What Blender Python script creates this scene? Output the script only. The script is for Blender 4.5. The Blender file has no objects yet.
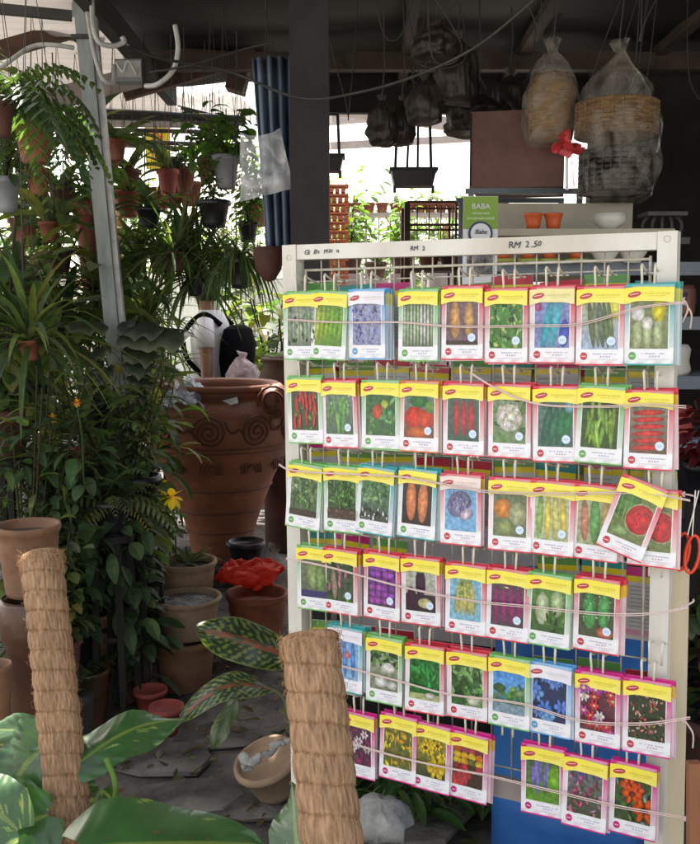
import bpy, bmesh, math, random
from math import sin, cos, pi, radians as R, atan2, sqrt, tan
from mathutils import Vector as V, Matrix, Euler, noise
random.seed(7)
rnd = random.random
def ru(a, b): return a + (b - a) * rnd()
scene = bpy.context.scene
col = scene.collection

# ------------------------------------------------------------------ camera, sky, sun, exposure
PITCH = R(7.0); FP = 950.0; CAMZ = 1.55
cd = bpy.data.cameras.new('camera'); cam = bpy.data.objects.new('camera', cd); col.objects.link(cam)
cam.location = (0, 0, CAMZ); cam.rotation_euler = (R(90) - PITCH, 0, 0)
cd.sensor_fit = 'VERTICAL'; cd.sensor_height = 36; cd.lens = FP / 844 * 36
cd.clip_start = 0.05; cd.clip_end = 600
scene.camera = cam
world = bpy.data.worlds.new('World'); scene.world = world; world.use_nodes = True
wn = world.node_tree
bg = wn.nodes['Background']; sky = wn.nodes.new('ShaderNodeTexSky'); sky.sky_type = 'NISHITA'
SUN_EL, SUN_AZ = R(56), R(-28)          # azimuth from +Y towards +X : behind the place, to the left
sky.sun_disc = False; sky.sun_elevation = SUN_EL; sky.sun_rotation = SUN_AZ
sky.air_density = 1.3; sky.dust_density = 3.5; sky.ozone_density = 1.0
hs = wn.nodes.new('ShaderNodeHueSaturation'); hs.inputs['Saturation'].default_value = .45      # hazy tropical sky
tn = wn.nodes.new('ShaderNodeMixRGB'); tn.blend_type = 'MULTIPLY'; tn.inputs[0].default_value = 1; tn.inputs[2].default_value = (1.0, .95, .90, 1)
wn.links.new(sky.outputs[0], hs.inputs['Color']); wn.links.new(hs.outputs[0], tn.inputs[1]); wn.links.new(tn.outputs[0], bg.inputs['Color']); bg.inputs['Strength'].default_value = 0.15
sd = bpy.data.lights.new('sun', 'SUN'); sun = bpy.data.objects.new('sun', sd); col.objects.link(sun)
sd.energy = 4.5; sd.angle = R(0.5); sd.color = (1, .95, .87)
sdir = V((sin(SUN_AZ) * cos(SUN_EL), cos(SUN_AZ) * cos(SUN_EL), sin(SUN_EL)))
sun.rotation_euler = sdir.to_track_quat('Z', 'Y').to_euler()
scene.view_settings.view_transform = 'Standard'; scene.view_settings.look = 'None'
scene.view_settings.gamma = 1; scene.view_settings.use_curve_mapping = False
scene.view_settings.exposure = 1.8
scene.cycles.max_bounces = 8; scene.cycles.transparent_max_bounces = 16

def at(px, py, Y):
    """world point at distance Y in front of the standpoint, sighted at photo pixel px, py"""
    x = (px - 350) / FP; v = -(py - 422) / FP
    dx, dy, dz = x, cos(PITCH) + v * sin(PITCH), -sin(PITCH) + v * cos(PITCH)
    t = Y / dy
    return V((dx * t, Y, CAMZ + dz * t))
def S(px, Y): return px * Y / FP        # pixel length -> metres

# ------------------------------------------------------------------ materials
def nt(name):
    m = bpy.data.materials.new(name); m.use_nodes = True
    return m, m.node_tree.nodes, m.node_tree.links, m.node_tree.nodes['Principled BSDF']
def c4(c): return (c[0], c[1], c[2], 1)
def mat(name, c1, c2=None, rough=.6, scale=8, detail=5, bump=.0, bscale=None, metal=0, stretch=(1, 1, 1), spec=.5, c3=None, lo=.35, hi=.65):
    m, N, L, B = nt(name)
    B.inputs['Roughness'].default_value = rough; B.inputs['Metallic'].default_value = metal
    B.inputs['Specular IOR Level'].default_value = spec
    tc = N.new('ShaderNodeTexCoord'); mp = N.new('ShaderNodeMapping'); mp.inputs['Scale'].default_value = stretch
    L.new(tc.outputs['Object'], mp.inputs[0])
    if c2 is None: c2 = tuple(x * .75 for x in c1)
    n = N.new('ShaderNodeTexNoise'); n.inputs['Scale'].default_value = scale; n.inputs['Detail'].default_value = detail
    n.inputs['Roughness'].default_value = .65
    L.new(mp.outputs[0], n.inputs['Vector'])
    r = N.new('ShaderNodeValToRGB'); r.color_ramp.elements[0].color = c4(c2); r.color_ramp.elements[1].color = c4(c1)
    r.color_ramp.elements[0].position = lo; r.color_ramp.elements[1].position = hi
    L.new(n.outputs[0], r.inputs[0]); out = r.outputs[0]
    if c3:
        n2 = N.new('ShaderNodeTexNoise'); n2.inputs['Scale'].default_value = scale * .3; n2.inputs['Detail'].default_value = 6
        L.new(mp.outputs[0], n2.inputs['Vector'])
        r2 = N.new('ShaderNodeValToRGB'); r2.color_ramp.elements[0].position = .5; r2.color_ramp.elements[1].position = .66
        mx = N.new('ShaderNodeMixRGB'); L.new(n2.outputs[0], r2.inputs[0]); L.new(r2.outputs[0], mx.inputs[0])
        L.new(out, mx.inputs[1]); mx.inputs[2].default_value = c4(c3); out = mx.outputs[0]
    L.new(out, B.inputs['Base Color'])
    if bump:
        b = N.new('ShaderNodeBump'); b.inputs['Strength'].default_value = bump; b.inputs['Distance'].default_value = .01
        n3 = N.new('ShaderNodeTexNoise'); n3.inputs['Scale'].default_value = bscale or scale * 4; n3.inputs['Detail'].default_value = 4
        L.new(mp.outputs[0], n3.inputs['Vector']); L.new(n3.outputs[0], b.inputs['Height']); L.new(b.outputs[0], B.inputs['Normal'])
    return m
def vmat(name, rough=.5, transl=0., var=.35, nscale=30, bump=0., bscale=60, coat=0., spec=.5, stretch=(1, 1, 1)):
    """colour comes from the mesh colour layer (the thing's own pigment), with a little noise"""
    m, N, L, B = nt(name)
    a = N.new('ShaderNodeVertexColor'); a.layer_name = 'Col'
    tc = N.new('ShaderNodeTexCoord'); mp = N.new('ShaderNodeMapping'); mp.inputs['Scale'].default_value = stretch
    L.new(tc.outputs['Object'], mp.inputs[0])
    n = N.new('ShaderNodeTexNoise'); n.inputs['Scale'].default_value = nscale; n.inputs['Detail'].default_value = 4
    L.new(mp.outputs[0], n.inputs['Vector'])
    mr = N.new('ShaderNodeMapRange'); mr.inputs[1].default_value = .3; mr.inputs[2].default_value = .7
    mr.inputs[3].default_value = 1 - var; mr.inputs[4].default_value = 1 + var
    L.new(n.outputs[0], mr.inputs[0])
    mx = N.new('ShaderNodeVectorMath'); mx.operation = 'SCALE'
    L.new(a.outputs['Color'], mx.inputs[0]); L.new(mr.outputs[0], mx.inputs['Scale'])
    L.new(mx.outputs[0], B.inputs['Base Color']); B.inputs['Roughness'].default_value = rough
    B.inputs['Specular IOR Level'].default_value = spec
    B.inputs['Coat Weight'].default_value = coat; B.inputs['Coat Roughness'].default_value = .12
    if bump:
        b = N.new('ShaderNodeBump'); b.inputs['Strength'].default_value = bump; b.inputs['Distance'].default_value = .004
        n3 = N.new('ShaderNodeTexNoise'); n3.inputs['Scale'].default_value = bscale; n3.inputs['Detail'].default_value = 3
        L.new(mp.outputs[0], n3.inputs['Vector']); L.new(n3.outputs[0], b.inputs['Height'])
        L.new(b.outputs[0], B.inputs['Normal']); L.new(b.outputs[0], B.inputs['Coat Normal'])
    if transl:
        t = N.new('ShaderNodeBsdfTranslucent'); ms = N.new('ShaderNodeMixShader'); ms.inputs[0].default_value = transl
        g = N.new('ShaderNodeVectorMath'); g.operation = 'MULTIPLY'; g.inputs[1].default_value = (1.5, 1.7, .6)
        L.new(mx.outputs[0], g.inputs[0]); L.new(g.outputs[0], t.inputs['Color'])
        L.new(B.outputs[0], ms.inputs[1]); L.new(t.outputs[0], ms.inputs[2])
        L.new(ms.outputs[0], N['Material Output'].inputs['Surface'])
    return m
def film(name, c, alpha=.35, rough=.15, nscale=14):
    """thin wrinkled plastic film"""
    m, N, L, B = nt(name)
    B.inputs['Base Color'].default_value = c4(c); B.inputs['Roughness'].default_value = rough
    t = N.new('ShaderNodeBsdfTransparent'); ms = N.new('ShaderNodeMixShader')
    tc = N.new('ShaderNodeTexCoord'); n = N.new('ShaderNodeTexNoise'); n.inputs['Scale'].default_value = nscale
    n.inputs['Distortion'].default_value = 2.5; n.inputs['Detail'].default_value = 5
    L.new(tc.outputs['Object'], n.inputs['Vector'])
    mr = N.new('ShaderNodeMapRange'); mr.inputs[1].default_value = .35; mr.inputs[2].default_value = .65
    mr.inputs[3].default_value = max(0, alpha - .22); mr.inputs[4].default_value = min(1, alpha + .25)
    L.new(n.outputs[0], mr.inputs[0]); L.new(mr.outputs[0], ms.inputs[0])
    b = N.new('ShaderNodeBump'); b.inputs['Strength'].default_value = .8; b.inputs['Distance'].default_value = .02
    L.new(n.outputs[0], b.inputs['Height']); L.new(b.outputs[0], B.inputs['Normal'])
    L.new(t.outputs[0], ms.inputs[1]); L.new(B.outputs[0], ms.inputs[2]); L.new(ms.outputs[0], N['Material Output'].inputs['Surface'])
    return m
def sheetmat(name, c, transl=.4):
    m, N, L, B = nt(name)
    tc = N.new('ShaderNodeTexCoord'); n = N.new('ShaderNodeTexNoise'); n.inputs['Scale'].default_value = 1.5; n.inputs['Detail'].default_value = 8
    L.new(tc.outputs['Object'], n.inputs['Vector'])
    r = N.new('ShaderNodeValToRGB'); r.color_ramp.elements[0].position = .3; r.color_ramp.elements[1].position = .7
    r.color_ramp.elements[0].color = c4([x * .6 for x in c]); r.color_ramp.elements[1].color = c4(c)
    L.new(n.outputs[0], r.inputs[0]); L.new(r.outputs[0], B.inputs['Base Color']); B.inputs['Roughness'].default_value = .7
    t = N.new('ShaderNodeBsdfTranslucent'); L.new(r.outputs[0], t.inputs[0]); ms = N.new('ShaderNodeMixShader'); ms.inputs[0].default_value = transl
    L.new(B.outputs[0], ms.inputs[1]); L.new(t.outputs[0], ms.inputs[2]); L.new(ms.outputs[0], N['Material Output'].inputs['Surface'])
    return m

M = {}
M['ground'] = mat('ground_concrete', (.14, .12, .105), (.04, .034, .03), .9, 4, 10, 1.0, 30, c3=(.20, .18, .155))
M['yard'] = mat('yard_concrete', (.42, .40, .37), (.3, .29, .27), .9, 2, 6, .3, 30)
M['terracotta'] = mat('terracotta', (.27, .082, .038), (.15, .046, .024), .8, 9, 6, .25, 50, c3=(.32, .17, .11))
M['terradark'] = mat('dark_terracotta', (.13, .046, .03), (.06, .024, .017), .75, 7, 6, .25, 50, c3=(.10, .07, .05))
M['terrared'] = mat('red_clay', (.38, .07, .05), (.2, .04, .03), .7, 9, 5, .2, 40)
M['urn'] = mat('urn_clay', (.31, .105, .045), (.17, .058, .028), .62, 5, 8, .35, 30, c3=(.12, .05, .03), stretch=(1, 1, 2.2))
M['buffclay'] = mat('buff_clay', (.38, .26, .16), (.24, .15, .09), .8, 6, 6, .3, 40, c3=(.22, .15, .10))
M['brownclay'] = mat('brown_clay', (.27, .14, .07), (.15, .07, .035), .7, 6, 6, .3, 40, c3=(.13, .09, .06))
M['darkbarrel'] = mat('dark_barrel', (.018, .015, .012), (.008, .007, .006), .6, 6, 6, .2, 30)
M['glaze'] = mat('brown_glaze', (.10, .045, .022), (.045, .02, .012), .35, 6, 6, .2, 30, c3=(.14, .10, .06))
M['slab'] = mat('stone_slab', (.11, .095, .08), (.028, .024, .02), .9, 7, 9, .9, 30, c3=(.20, .18, .155))
M['soil'] = mat('potting_soil', (.06, .045, .035), (.02, .015, .012), .95, 40, 6, 1, 60)
M['gravel'] = mat('gravel', (.30, .29, .28), (.05, .05, .05), .9, 45, 4, 1, 60)
M['blackplastic'] = mat('black_plastic', (.016, .016, .018), (.01, .01, .011), .4, 8)
M['greyplastic'] = mat('grey_plastic', (.25, .26, .27), (.17, .18, .19), .5, 8)
M['cream'] = mat('cream_paint', (.72, .70, .64), (.58, .55, .48), .45, 9, 9, .2, 60, c3=(.52, .47, .39), lo=.25, stretch=(1, 1, .35))
M['rust'] = mat('rust_stain', (.2, .09, .04), (.3, .2, .12), .8, 20)
M['wire'] = mat('cream_wire', (.62, .59, .50), (.42, .38, .30), .4, 40, 5, .1, 80)
M['hook'] = mat('plastic_coated_hook', (.70, .66, .54), (.55, .5, .38), .35, 30)
M['string'] = mat('pink_twine', (.72, .55, .50), (.6, .48, .44), .8, 90)
M['greymetal'] = mat('galvanised_post', (.30, .33, .32), (.17, .19, .18), .5, 5, 8, .2, 50, metal=.25, stretch=(3, 3, .7), c3=(.2, .2, .18))
M['darkmetal'] = mat('dark_pipe', (.05, .045, .045), (.03, .025, .02), .6, 10)
M['darkwood'] = mat('dark_timber', (.022, .017, .014), (.009, .007, .006), .8, 6, 8, .4, 30, stretch=(1, 1, .15))
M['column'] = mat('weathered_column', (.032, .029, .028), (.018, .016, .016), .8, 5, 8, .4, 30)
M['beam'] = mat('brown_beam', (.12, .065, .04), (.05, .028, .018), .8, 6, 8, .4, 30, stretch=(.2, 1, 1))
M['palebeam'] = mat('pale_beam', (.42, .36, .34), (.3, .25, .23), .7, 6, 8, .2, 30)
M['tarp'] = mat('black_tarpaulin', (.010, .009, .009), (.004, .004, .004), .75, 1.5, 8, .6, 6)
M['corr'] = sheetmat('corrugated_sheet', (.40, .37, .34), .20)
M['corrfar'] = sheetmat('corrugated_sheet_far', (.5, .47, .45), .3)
M['rafter'] = mat('old_rafter', (.075, .048, .033), (.03, .02, .015), .8, 6, 8, .5, 30)
M['blue'] = mat('blue_sheet', (.17, .23, .31), (.10, .14, .20), .55, 5, 7, .3, 20)
M['bluedrum'] = mat('blue_plastic', (.03, .15, .44), (.02, .10, .33), .45, 4, 8, .2, 20, c3=(.06, .15, .34))
M['hose'] = mat('white_pvc', (.52, .52, .50), (.36, .35, .33), .4, 20)
M['darkcable'] = mat('cable', (.05, .046, .042), (.025, .023, .02), .5, 20)
M['carton'] = mat('brown_carton', (.15, .055, .035), (.09, .034, .022), .5, 4, 6, .9, 7)
M['shelfboard'] = mat('cream_cabinet', (.40, .36, .28), (.32, .28, .21), .6, 5, 6)
M['slate'] = mat('blue_grey_shelf', (.16, .19, .22), (.11, .13, .16), .6, 6)
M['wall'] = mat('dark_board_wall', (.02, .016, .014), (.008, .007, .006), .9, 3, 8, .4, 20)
M['orangepot'] = mat('orange_pot', (.62, .12, .03), (.5, .09, .02), .5, 8)
M['limerim'] = mat('lime_glaze', (.34, .36, .08), (.26, .3, .06), .5, 8)
M['whitebowl'] = mat('white_china', (.60, .57, .52), (.5, .47, .42), .35, 8)
M['signgreen'] = mat('green_card', (.20, .34, .02), (.16, .28, .02), .5, 3)
M['signpale'] = mat('pale_print', (.5, .6, .35), (.42, .52, .28), .6, 8)
M['white'] = mat('white_card', (.72, .72, .72), (.62, .62, .62), .6, 8)
M['navy'] = mat('navy_print', (.015, .03, .09), None, .5, 8)
M['ink'] = mat('marker_ink', (.03, .035, .06), None, .6, 8)
M['redplastic'] = sheetmat('red_plastic_bag', (.95, .075, .035), .45)
M['clear'] = film('clear_plastic', (.42, .38, .33), .12, .06, 7)
M['milky'] = film('milky_plastic', (.62, .62, .64), .62, .3, 8)
M['pinkbag'] = film('pink_plastic_bag', (.72, .58, .60), .62, .3, 8)
M['straw'] = mat('straw', (.32, .20, .09), (.14, .08, .04), .8, 30, 4, .5, 60, stretch=(1, 1, 4))
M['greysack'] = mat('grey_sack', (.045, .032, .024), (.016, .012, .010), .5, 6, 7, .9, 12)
M['redcloth'] = mat('red_plastic', (.55, .04, .05), (.4, .03, .03), .4, 12)
M['scissor'] = mat('orange_handle', (.78, .07, .02), (.7, .05, .015), .35, 8)
M['steel'] = mat('steel', (.55, .55, .56), (.4, .4, .4), .3, 8, metal=.9)
M['woodstick'] = mat('wood_stake', (.30, .12, .05), (.2, .08, .035), .7, 10, 6, .3, 40, stretch=(1, 1, .2))
M['batten'] = mat('pale_batten', (.60, .52, .36), (.48, .40, .27), .7, 10, 6, .2, 40, stretch=(1, 1, .2))
M['yellow'] = mat('yellow_banner', (.70, .58, .03), (.6, .5, .03), .6, 4)
M['orangelattice'] = mat('orange_lattice', (.62, .17, .07), (.5, .13, .05), .7, 10)
M['stone'] = mat('pale_stone', (.42, .41, .38), (.25, .24, .22), .9, 20, 6, .6, 30)
M['rootstuff'] = mat('bark_grey', (.05, .045, .038), (.03, .028, .022), .95, 14, 6, 1, 30)
M['leaf'] = vmat('leaf', .5, .46, .25, 25, spec=.3)
M['bigleaf'] = vmat('glossy_leaf', .40, .22, .10, 12, .12, 25, coat=.3)
M['paper'] = vmat('printed_packet', .38, 0, .05, 60, .22, 26, coat=.35)
M['print'] = vmat('printed_picture', .38, 0, .38, 110, .22, 26, coat=.35)
M['coir'] = vmat('coir_fibre', .95, 0, .42, 260, .9, 260, spec=.1, stretch=(1, 1, .16))
M['clayrough'] = mat('clay_relief', (.15, .052, .026), (.09, .032, .018), .7, 6)
M['skin'] = mat('skin', (.36, .19, .12), (.30, .15, .10), .5, 10)
M['shirt'] = mat('white_shirt', (.78, .78, .80), (.7, .7, .72), .8, 10)
M['shorts'] = mat('dark_shorts', (.015, .015, .02), None, .8, 10)
M['bagblack'] = mat('black_nylon', (.006, .006, .010), (.003, .003, .005), .9, 10, spec=.1)
M['hair'] = mat('black_hair', (.012, .01, .009), None, .5, 30)

# ------------------------------------------------------------------ mesh builder
class MB:
    def __init__(s): s.v = []; s.f = []; s.c = []; s.cur = (.5, .5, .5)
    def add(s, vs, fs, cs=None):
        o = len(s.v); s.v += [tuple(p) for p in vs]; s.f += [tuple(i + o for i in f) for f in fs]
        s.c += (cs if cs else [s.cur] * len(vs))
    def box(s, cx, cy, cz, sx, sy, sz, rot=None):
        vs = [V((x * sx / 2, y * sy / 2, z * sz / 2)) for x in (-1, 1) for y in (-1, 1) for z in (-1, 1)]
        if rot is not None: vs = [rot @ p for p in vs]
        vs = [p + V((cx, cy, cz)) for p in vs]
        s.add(vs, [(0, 1, 3, 2), (4, 6, 7, 5), (0, 4, 5, 1), (2, 3, 7, 6), (0, 2, 6, 4), (1, 5, 7, 3)])
    def beam(s, a, b, w, h):
        a, b = V(a), V(b); d = (b - a); L = d.length; d.normalize()
        up = V((0, 0, 1)) if abs(d.z) < .9 else V((0, 1, 0))
        x = d.cross(up).normalized(); y = x.cross(d)
        vs = []
        for p in (a, b):
            for i, j in ((-1, -1), (1, -1), (1, 1), (-1, 1)): vs.append(p + x * w / 2 * i + y * h / 2 * j)
        s.add(vs, [(0, 3, 2, 1), (4, 5, 6, 7), (0, 1, 5, 4), (1, 2, 6, 5), (2, 3, 7, 6), (3, 0, 4, 7)])
    def tube(s, pts, r, n=6, cap=True, radii=None):
        pts = [V(p) for p in pts]; vs = []; fs = []
        d0 = (pts[1] - pts[0]).normalized(); up = V((0, 0, 1)) if abs(d0.z) < .9 else V((1, 0, 0))
        x = d0.cross(up).normalized()
        for i, p in enumerate(pts):
            d = (pts[min(i + 1, len(pts) - 1)] - pts[max(i - 1, 0)]).normalized()
            x = (x - d * x.dot(d)).normalized(); y = d.cross(x); rr = radii[i] if radii else r
            for k in range(n): vs.append(p + x * rr * cos(2 * pi * k / n) + y * rr * sin(2 * pi * k / n))
        for i in range(len(pts) - 1):
            for k in range(n):
                a = i * n + k; b = i * n + (k + 1) % n; fs.append((a, b, b + n, a + n))
        if cap: fs += [tuple(range(n))[::-1], tuple((len(pts) - 1) * n + k for k in range(n))]
        s.add(vs, fs)
    def lathe(s, prof, n=32, c=(0, 0, 0), jit=0, seed=0, sx=1, sy=1):
        vs = []; fs = []
        for (r, z) in prof:
            for k in range(n):
                a = 2 * pi * k / n; rr = r
                if jit: rr = r * (1 + jit * noise.noise(V((cos(a) * 1.7 + seed, sin(a) * 1.7, z * 9 / (abs(prof[-1][1] - prof[0][1]) + .01) * .6))))
                vs.append((c[0] + rr * cos(a) * sx, c[1] + rr * sin(a) * sy, c[2] + z))
        for i in range(len(prof) - 1):
            for k in range(n):
                a = i * n + k; b = i * n + (k + 1) % n; fs.append((a, b, b + n, a + n))
        s.add(vs, fs)
    def build(s, name, m, parent=None, smooth=False, loc=(0, 0, 0)):
        me = bpy.data.meshes.new(name); me.from_pydata(s.v, [], s.f)
        ca = me.color_attributes.new('Col', 'FLOAT_COLOR', 'POINT')
        flat = []
        for c in s.c: flat += [c[0], c[1], c[2], 1]
        ca.data.foreach_set('color', flat)
        me.materials.append(m); me.update()
        if smooth: me.polygons.foreach_set('use_smooth', [True] * len(me.polygons))
        o = bpy.data.objects.new(name, me); col.objects.link(o); o.location = loc
        if parent: o.parent = parent
        return o
def tag(o, label=None, cat=None, group=None, kind=None):
    if label: o['label'] = label
    if cat: o['category'] = cat
    if group: o['group'] = group
    if kind: o['kind'] = kind
    return o
def empty(name, loc=(0, 0, 0), rot=(0, 0, 0), label=None, cat=None, group=None):
    o = bpy.data.objects.new(name, None); col.objects.link(o); o.location = loc; o.rotation_euler = rot
    o.empty_display_size = .1
    return tag(o, label, cat, group)
def copy_tree(o, parent=None):
    c = o.copy(); col.objects.link(c); c.parent = parent
    for ch in list(o.children): copy_tree(ch, c)
    return c
def bez(pts, n=10):
    pts = [V(p) for p in pts]; out = []
    P = [pts[0]] + pts + [pts[-1]]
    for i in range(1, len(P) - 2):
        for k in range(n):
            t = k / n; p0, p1, p2, p3 = P[i - 1], P[i], P[i + 1], P[i + 2]
            out.append(.5 * ((2 * p1) + (p2 - p0) * t + (2 * p0 - 5 * p1 + 4 * p2 - p3) * t * t + (3 * p1 - p0 - 3 * p2 + p3) * t ** 3))
    out.append(pts[-1]); return out

# ------------------------------------------------------------------ setting: ground
b = MB(); b.add([(-60, -20, 0), (60, -20, 0), (60, 120, 0), (-60, 120, 0)], [(0, 1, 2, 3)])
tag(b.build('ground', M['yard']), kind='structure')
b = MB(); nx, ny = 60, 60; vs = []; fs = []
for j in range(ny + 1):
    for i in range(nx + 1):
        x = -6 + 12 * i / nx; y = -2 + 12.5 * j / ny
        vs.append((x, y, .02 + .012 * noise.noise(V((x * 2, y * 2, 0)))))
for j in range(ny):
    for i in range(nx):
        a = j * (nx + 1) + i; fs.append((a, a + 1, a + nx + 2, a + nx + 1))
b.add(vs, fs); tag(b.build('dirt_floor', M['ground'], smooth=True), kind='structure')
# loose paving slabs seen between the pots
for k, (px, py, w) in enumerate([(215, 745, .34), (160, 770, .4), (262, 820, .4), (190, 815, .36), (385, 842, .5)]):
    Y = 1.5 / ((py - 305) / FP) * .99
    p = at(px, py, Y); b = MB(); n = 7; vs = []
    for z in (0, .014):
        for q in range(n):
            a = 2 * pi * q / n; rr = w * .5 * ru(.85, 1.15); vs.append((rr * cos(a), rr * .6 * sin(a), z))
    b.add(vs, [tuple(range(n, 2 * n))] + [(q, (q + 1) % n, n + (q + 1) % n, n + q) for q in range(n)])
    o = b.build('paving_slab', M['slab'], loc=(p.x, p.y, .025 + .006 * k))
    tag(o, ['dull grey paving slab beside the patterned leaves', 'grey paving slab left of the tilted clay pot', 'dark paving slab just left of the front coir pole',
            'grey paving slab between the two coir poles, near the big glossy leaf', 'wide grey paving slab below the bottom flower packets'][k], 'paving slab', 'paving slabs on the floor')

# far yard wall, sunlit
b = MB(); b.box(0, 19, 1.0, 44, .2, 2.0); b.box(0, 19, 2.04, 44, .3, .08)
o = tag(b.build('yard_wall', mat('whitewash', (.78, .77, .74), (.7, .69, .66), .9, 3)), 'long low whitewashed wall far behind the nursery', 'wall')

# ------------------------------------------------------------------ roofs, posts
def corrugated(name, m, x0, x1, y0, y1, z0, z1, along='x', pitch=.076, amp=.011, dz=0):
    b = MB(); vs = []; fs = []
    if along == 'x': nu = int((y1 - y0) / pitch * 6); nv = 2
    else: nu = int((x1 - x0) / pitch * 6); nv = 2
    for i in range(nu + 1):
        t = i / nu
        for j in range(nv):
            if along == 'x': y = y0 + (y1 - y0) * t; x = x0 + (x1 - x0) * j; ph = (y1 - y0) * t / pitch * 2 * pi; zz = z0 + (z1 - z0) * t + dz * j
            else: x = x0 + (x1 - x0) * t; y = y0 + (y1 - y0) * j; ph = (x1 - x0) * t / pitch * 2 * pi; zz = z0 + (z1 - z0) * j + dz * t
            vs.append((x, y, zz + amp * sin(ph)))
    for i in range(nu): fs.append((i * 2, i * 2 + 1, i * 2 + 3, i * 2 + 2))
    b.add(vs, fs); return b.build(name, m, smooth=True)
# stall roof: dark tarpaulin over timber
ro = empty('stall_roof', (1.5, 3, 2.7), label='dark sagging tarpaulin roof of the stall above the seed rack', cat='roof')
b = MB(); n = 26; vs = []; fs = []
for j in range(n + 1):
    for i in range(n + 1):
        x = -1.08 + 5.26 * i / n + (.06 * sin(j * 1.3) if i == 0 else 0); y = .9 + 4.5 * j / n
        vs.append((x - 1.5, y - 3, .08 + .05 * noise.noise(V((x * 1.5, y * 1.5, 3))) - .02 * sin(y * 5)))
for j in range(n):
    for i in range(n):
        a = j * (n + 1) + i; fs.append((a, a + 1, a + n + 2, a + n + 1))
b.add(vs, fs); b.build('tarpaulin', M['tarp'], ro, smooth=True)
for k, y in enumerate((1.4, 2.5, 3.6, 4.7)):
    b = MB(); b.beam((-2.5, y - 3, .0), (2.7, y - 3, .0), .06, .08); b.build('rafter', M['rafter'], ro)
for x in (-1.3, -.75, -.1, .55, 1.2, 1.8):
    b = MB(); b.beam((x, -2.0, .055), (x + .08, 2.3, .045), .045, .05); b.build('purlin', M['rafter'], ro)
b = MB(); b.beam((-1.72, 2.3, .03), (2.7, 2.3, .01), .05, .30); b.build('fascia', M['darkwood'], ro)
b = MB(); b.beam((-2.45, -2.1, -.02), (-2.45, 2.25, -.04), .05, .1); b.build('fascia', M['darkwood'], ro)
o = corrugated('corrugated_roof', M['corr'], -5.5, -1.04, 3.1, 6.6, 2.75, 2.80, 'x', dz=-.05, pitch=.10, amp=.019)
tag(o, 'grey corrugated roof sheeting above the hanging plants on the left', 'roof')
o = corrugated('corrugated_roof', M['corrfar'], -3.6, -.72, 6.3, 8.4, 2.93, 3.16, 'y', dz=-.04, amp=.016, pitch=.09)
tag(o, 'pale corrugated roof sheet far behind the hanging pots', 'roof')
b = MB(); b.beam(at(-40, 62, 4.1), at(98, 22, 4.4), .06, .07)
tag(b.build('roof_beam', M['beam']), 'brown timber beam crossing under the corrugated roof at upper left', 'beam')
b = MB(); b.beam(at(-30, 6, 3.0) , at(72, 16, 3.1), .02, .03)
tag(b.build('roof_bar', M['darkmetal']), 'thin grey bar running to the grey post at the top left corner', 'bar')
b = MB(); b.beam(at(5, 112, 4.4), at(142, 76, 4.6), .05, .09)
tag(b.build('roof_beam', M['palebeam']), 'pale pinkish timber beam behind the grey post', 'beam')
b = MB(); b.beam(at(120, 84, 4.8), at(330, 24, 5.0), .06, .16)
tag(b.build('roof_beam', M['beam']), 'brown timber beam rising to the dark column under the stall roof', 'beam')
b = MB(); b.beam(at(235, 92, 4.9), at(252, 28, 4.9), .09, .12)
tag(b.build('roof_bracket', M['beam']), 'short brown timber bracket beside the blue sheet', 'bracket')
b = MB(); b.beam(at(95, 92, 7.1), at(238, 128, 7.0), .06, .1)
tag(b.build('roof_beam', M['darkwood']), 'dark sloping edge beam of the far pale roof', 'beam')
# the grey leaning post
pt = empty('metal_post', at(160, 640, 2.75), label='grey galvanised square post leaning at the left', cat='post')
A = at(79, -30, 3.68); Bm = at(120, 400, 3.78); d = (Bm - A); foot = A + d * ((A.z) / (A.z - Bm.z))
pt.location = foot
b = MB(); b.beam(A - foot, V((0, 0, 0)), .054, .054); b.build('shaft', M['greymetal'], pt)
b = MB(); b.beam(A - foot + V((.037, 0.01, 0)), A - foot + (Bm - A) * .95 + V((.037, .01, 0)), .02, .03); b.build('conduit', M['hose'], pt)
b = MB(); q = A - foot + (Bm - A) * .15; b.box(q.x, q.y, q.z, .085, .085, .014); b.build('clamp', M['darkmetal'], pt)
# cables and hoses
def cable(name, pts, r, m, label, cat='cable', group=None, n=8):
    b = MB(); b.tube(bez(pts, n), r, 7); return tag(b.build(name, m, smooth=True), label, cat, group)
cable('hose', [at(-10, 78, 3.50), at(14, 58, 3.57), at(34, 46, 3.64), at(55, 45, 3.64), at(74, 48, 3.67)], .0084, M['hose'], 'white hose drooping from the left edge to the grey post', 'hose')
cable('hose', [at(86, 0, 3.64), at(90, 30, 3.64), at(96, 60, 3.64), at(104, 80, 3.64), at(113, 82, 3.67), at(114, 66, 3.71)], 0.0088, M['hose'], 'white hose curling down beside the grey post to the switch box', 'hose')
cable('hose', [at(92, 0, 3.57), at(93, 25, 3.57), at(99, 42, 3.58), at(113, 46, 3.60), at(124, 42, 3.61), at(122, 37, 3.61)], .0095, M['hose'], 'short white hose with a hooked end near the top of the grey post', 'hose')
cable('hose', [at(175, 25, 3.33), at(178, 48, 3.33), at(173, 70, 3.33), at(158, 84, 3.33), at(146, 86, 3.39)], 0.0088, M['hose'], 'pale hose hanging in a curve from the dark roof', 'hose')
cable('cable', [at(128, 45, 2.6), at(160, 58, 2.8), at(230, 72, 3), at(300, 98, 3), at(360, 92, 3), at(420, 74, 2.9), at(480, 44, 2.8), at(545, -10, 2.7)], .0045, M['darkcable'], 'long grey cable sagging across under the dark stall roof')
cable('cable', [at(150, 72, 3.3), at(185, 66, 3.3), at(240, 50, 3.4), at(275, 42, 3.4)], .004, M['darkcable'], 'short dark cable above the brown timber beam')
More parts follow.
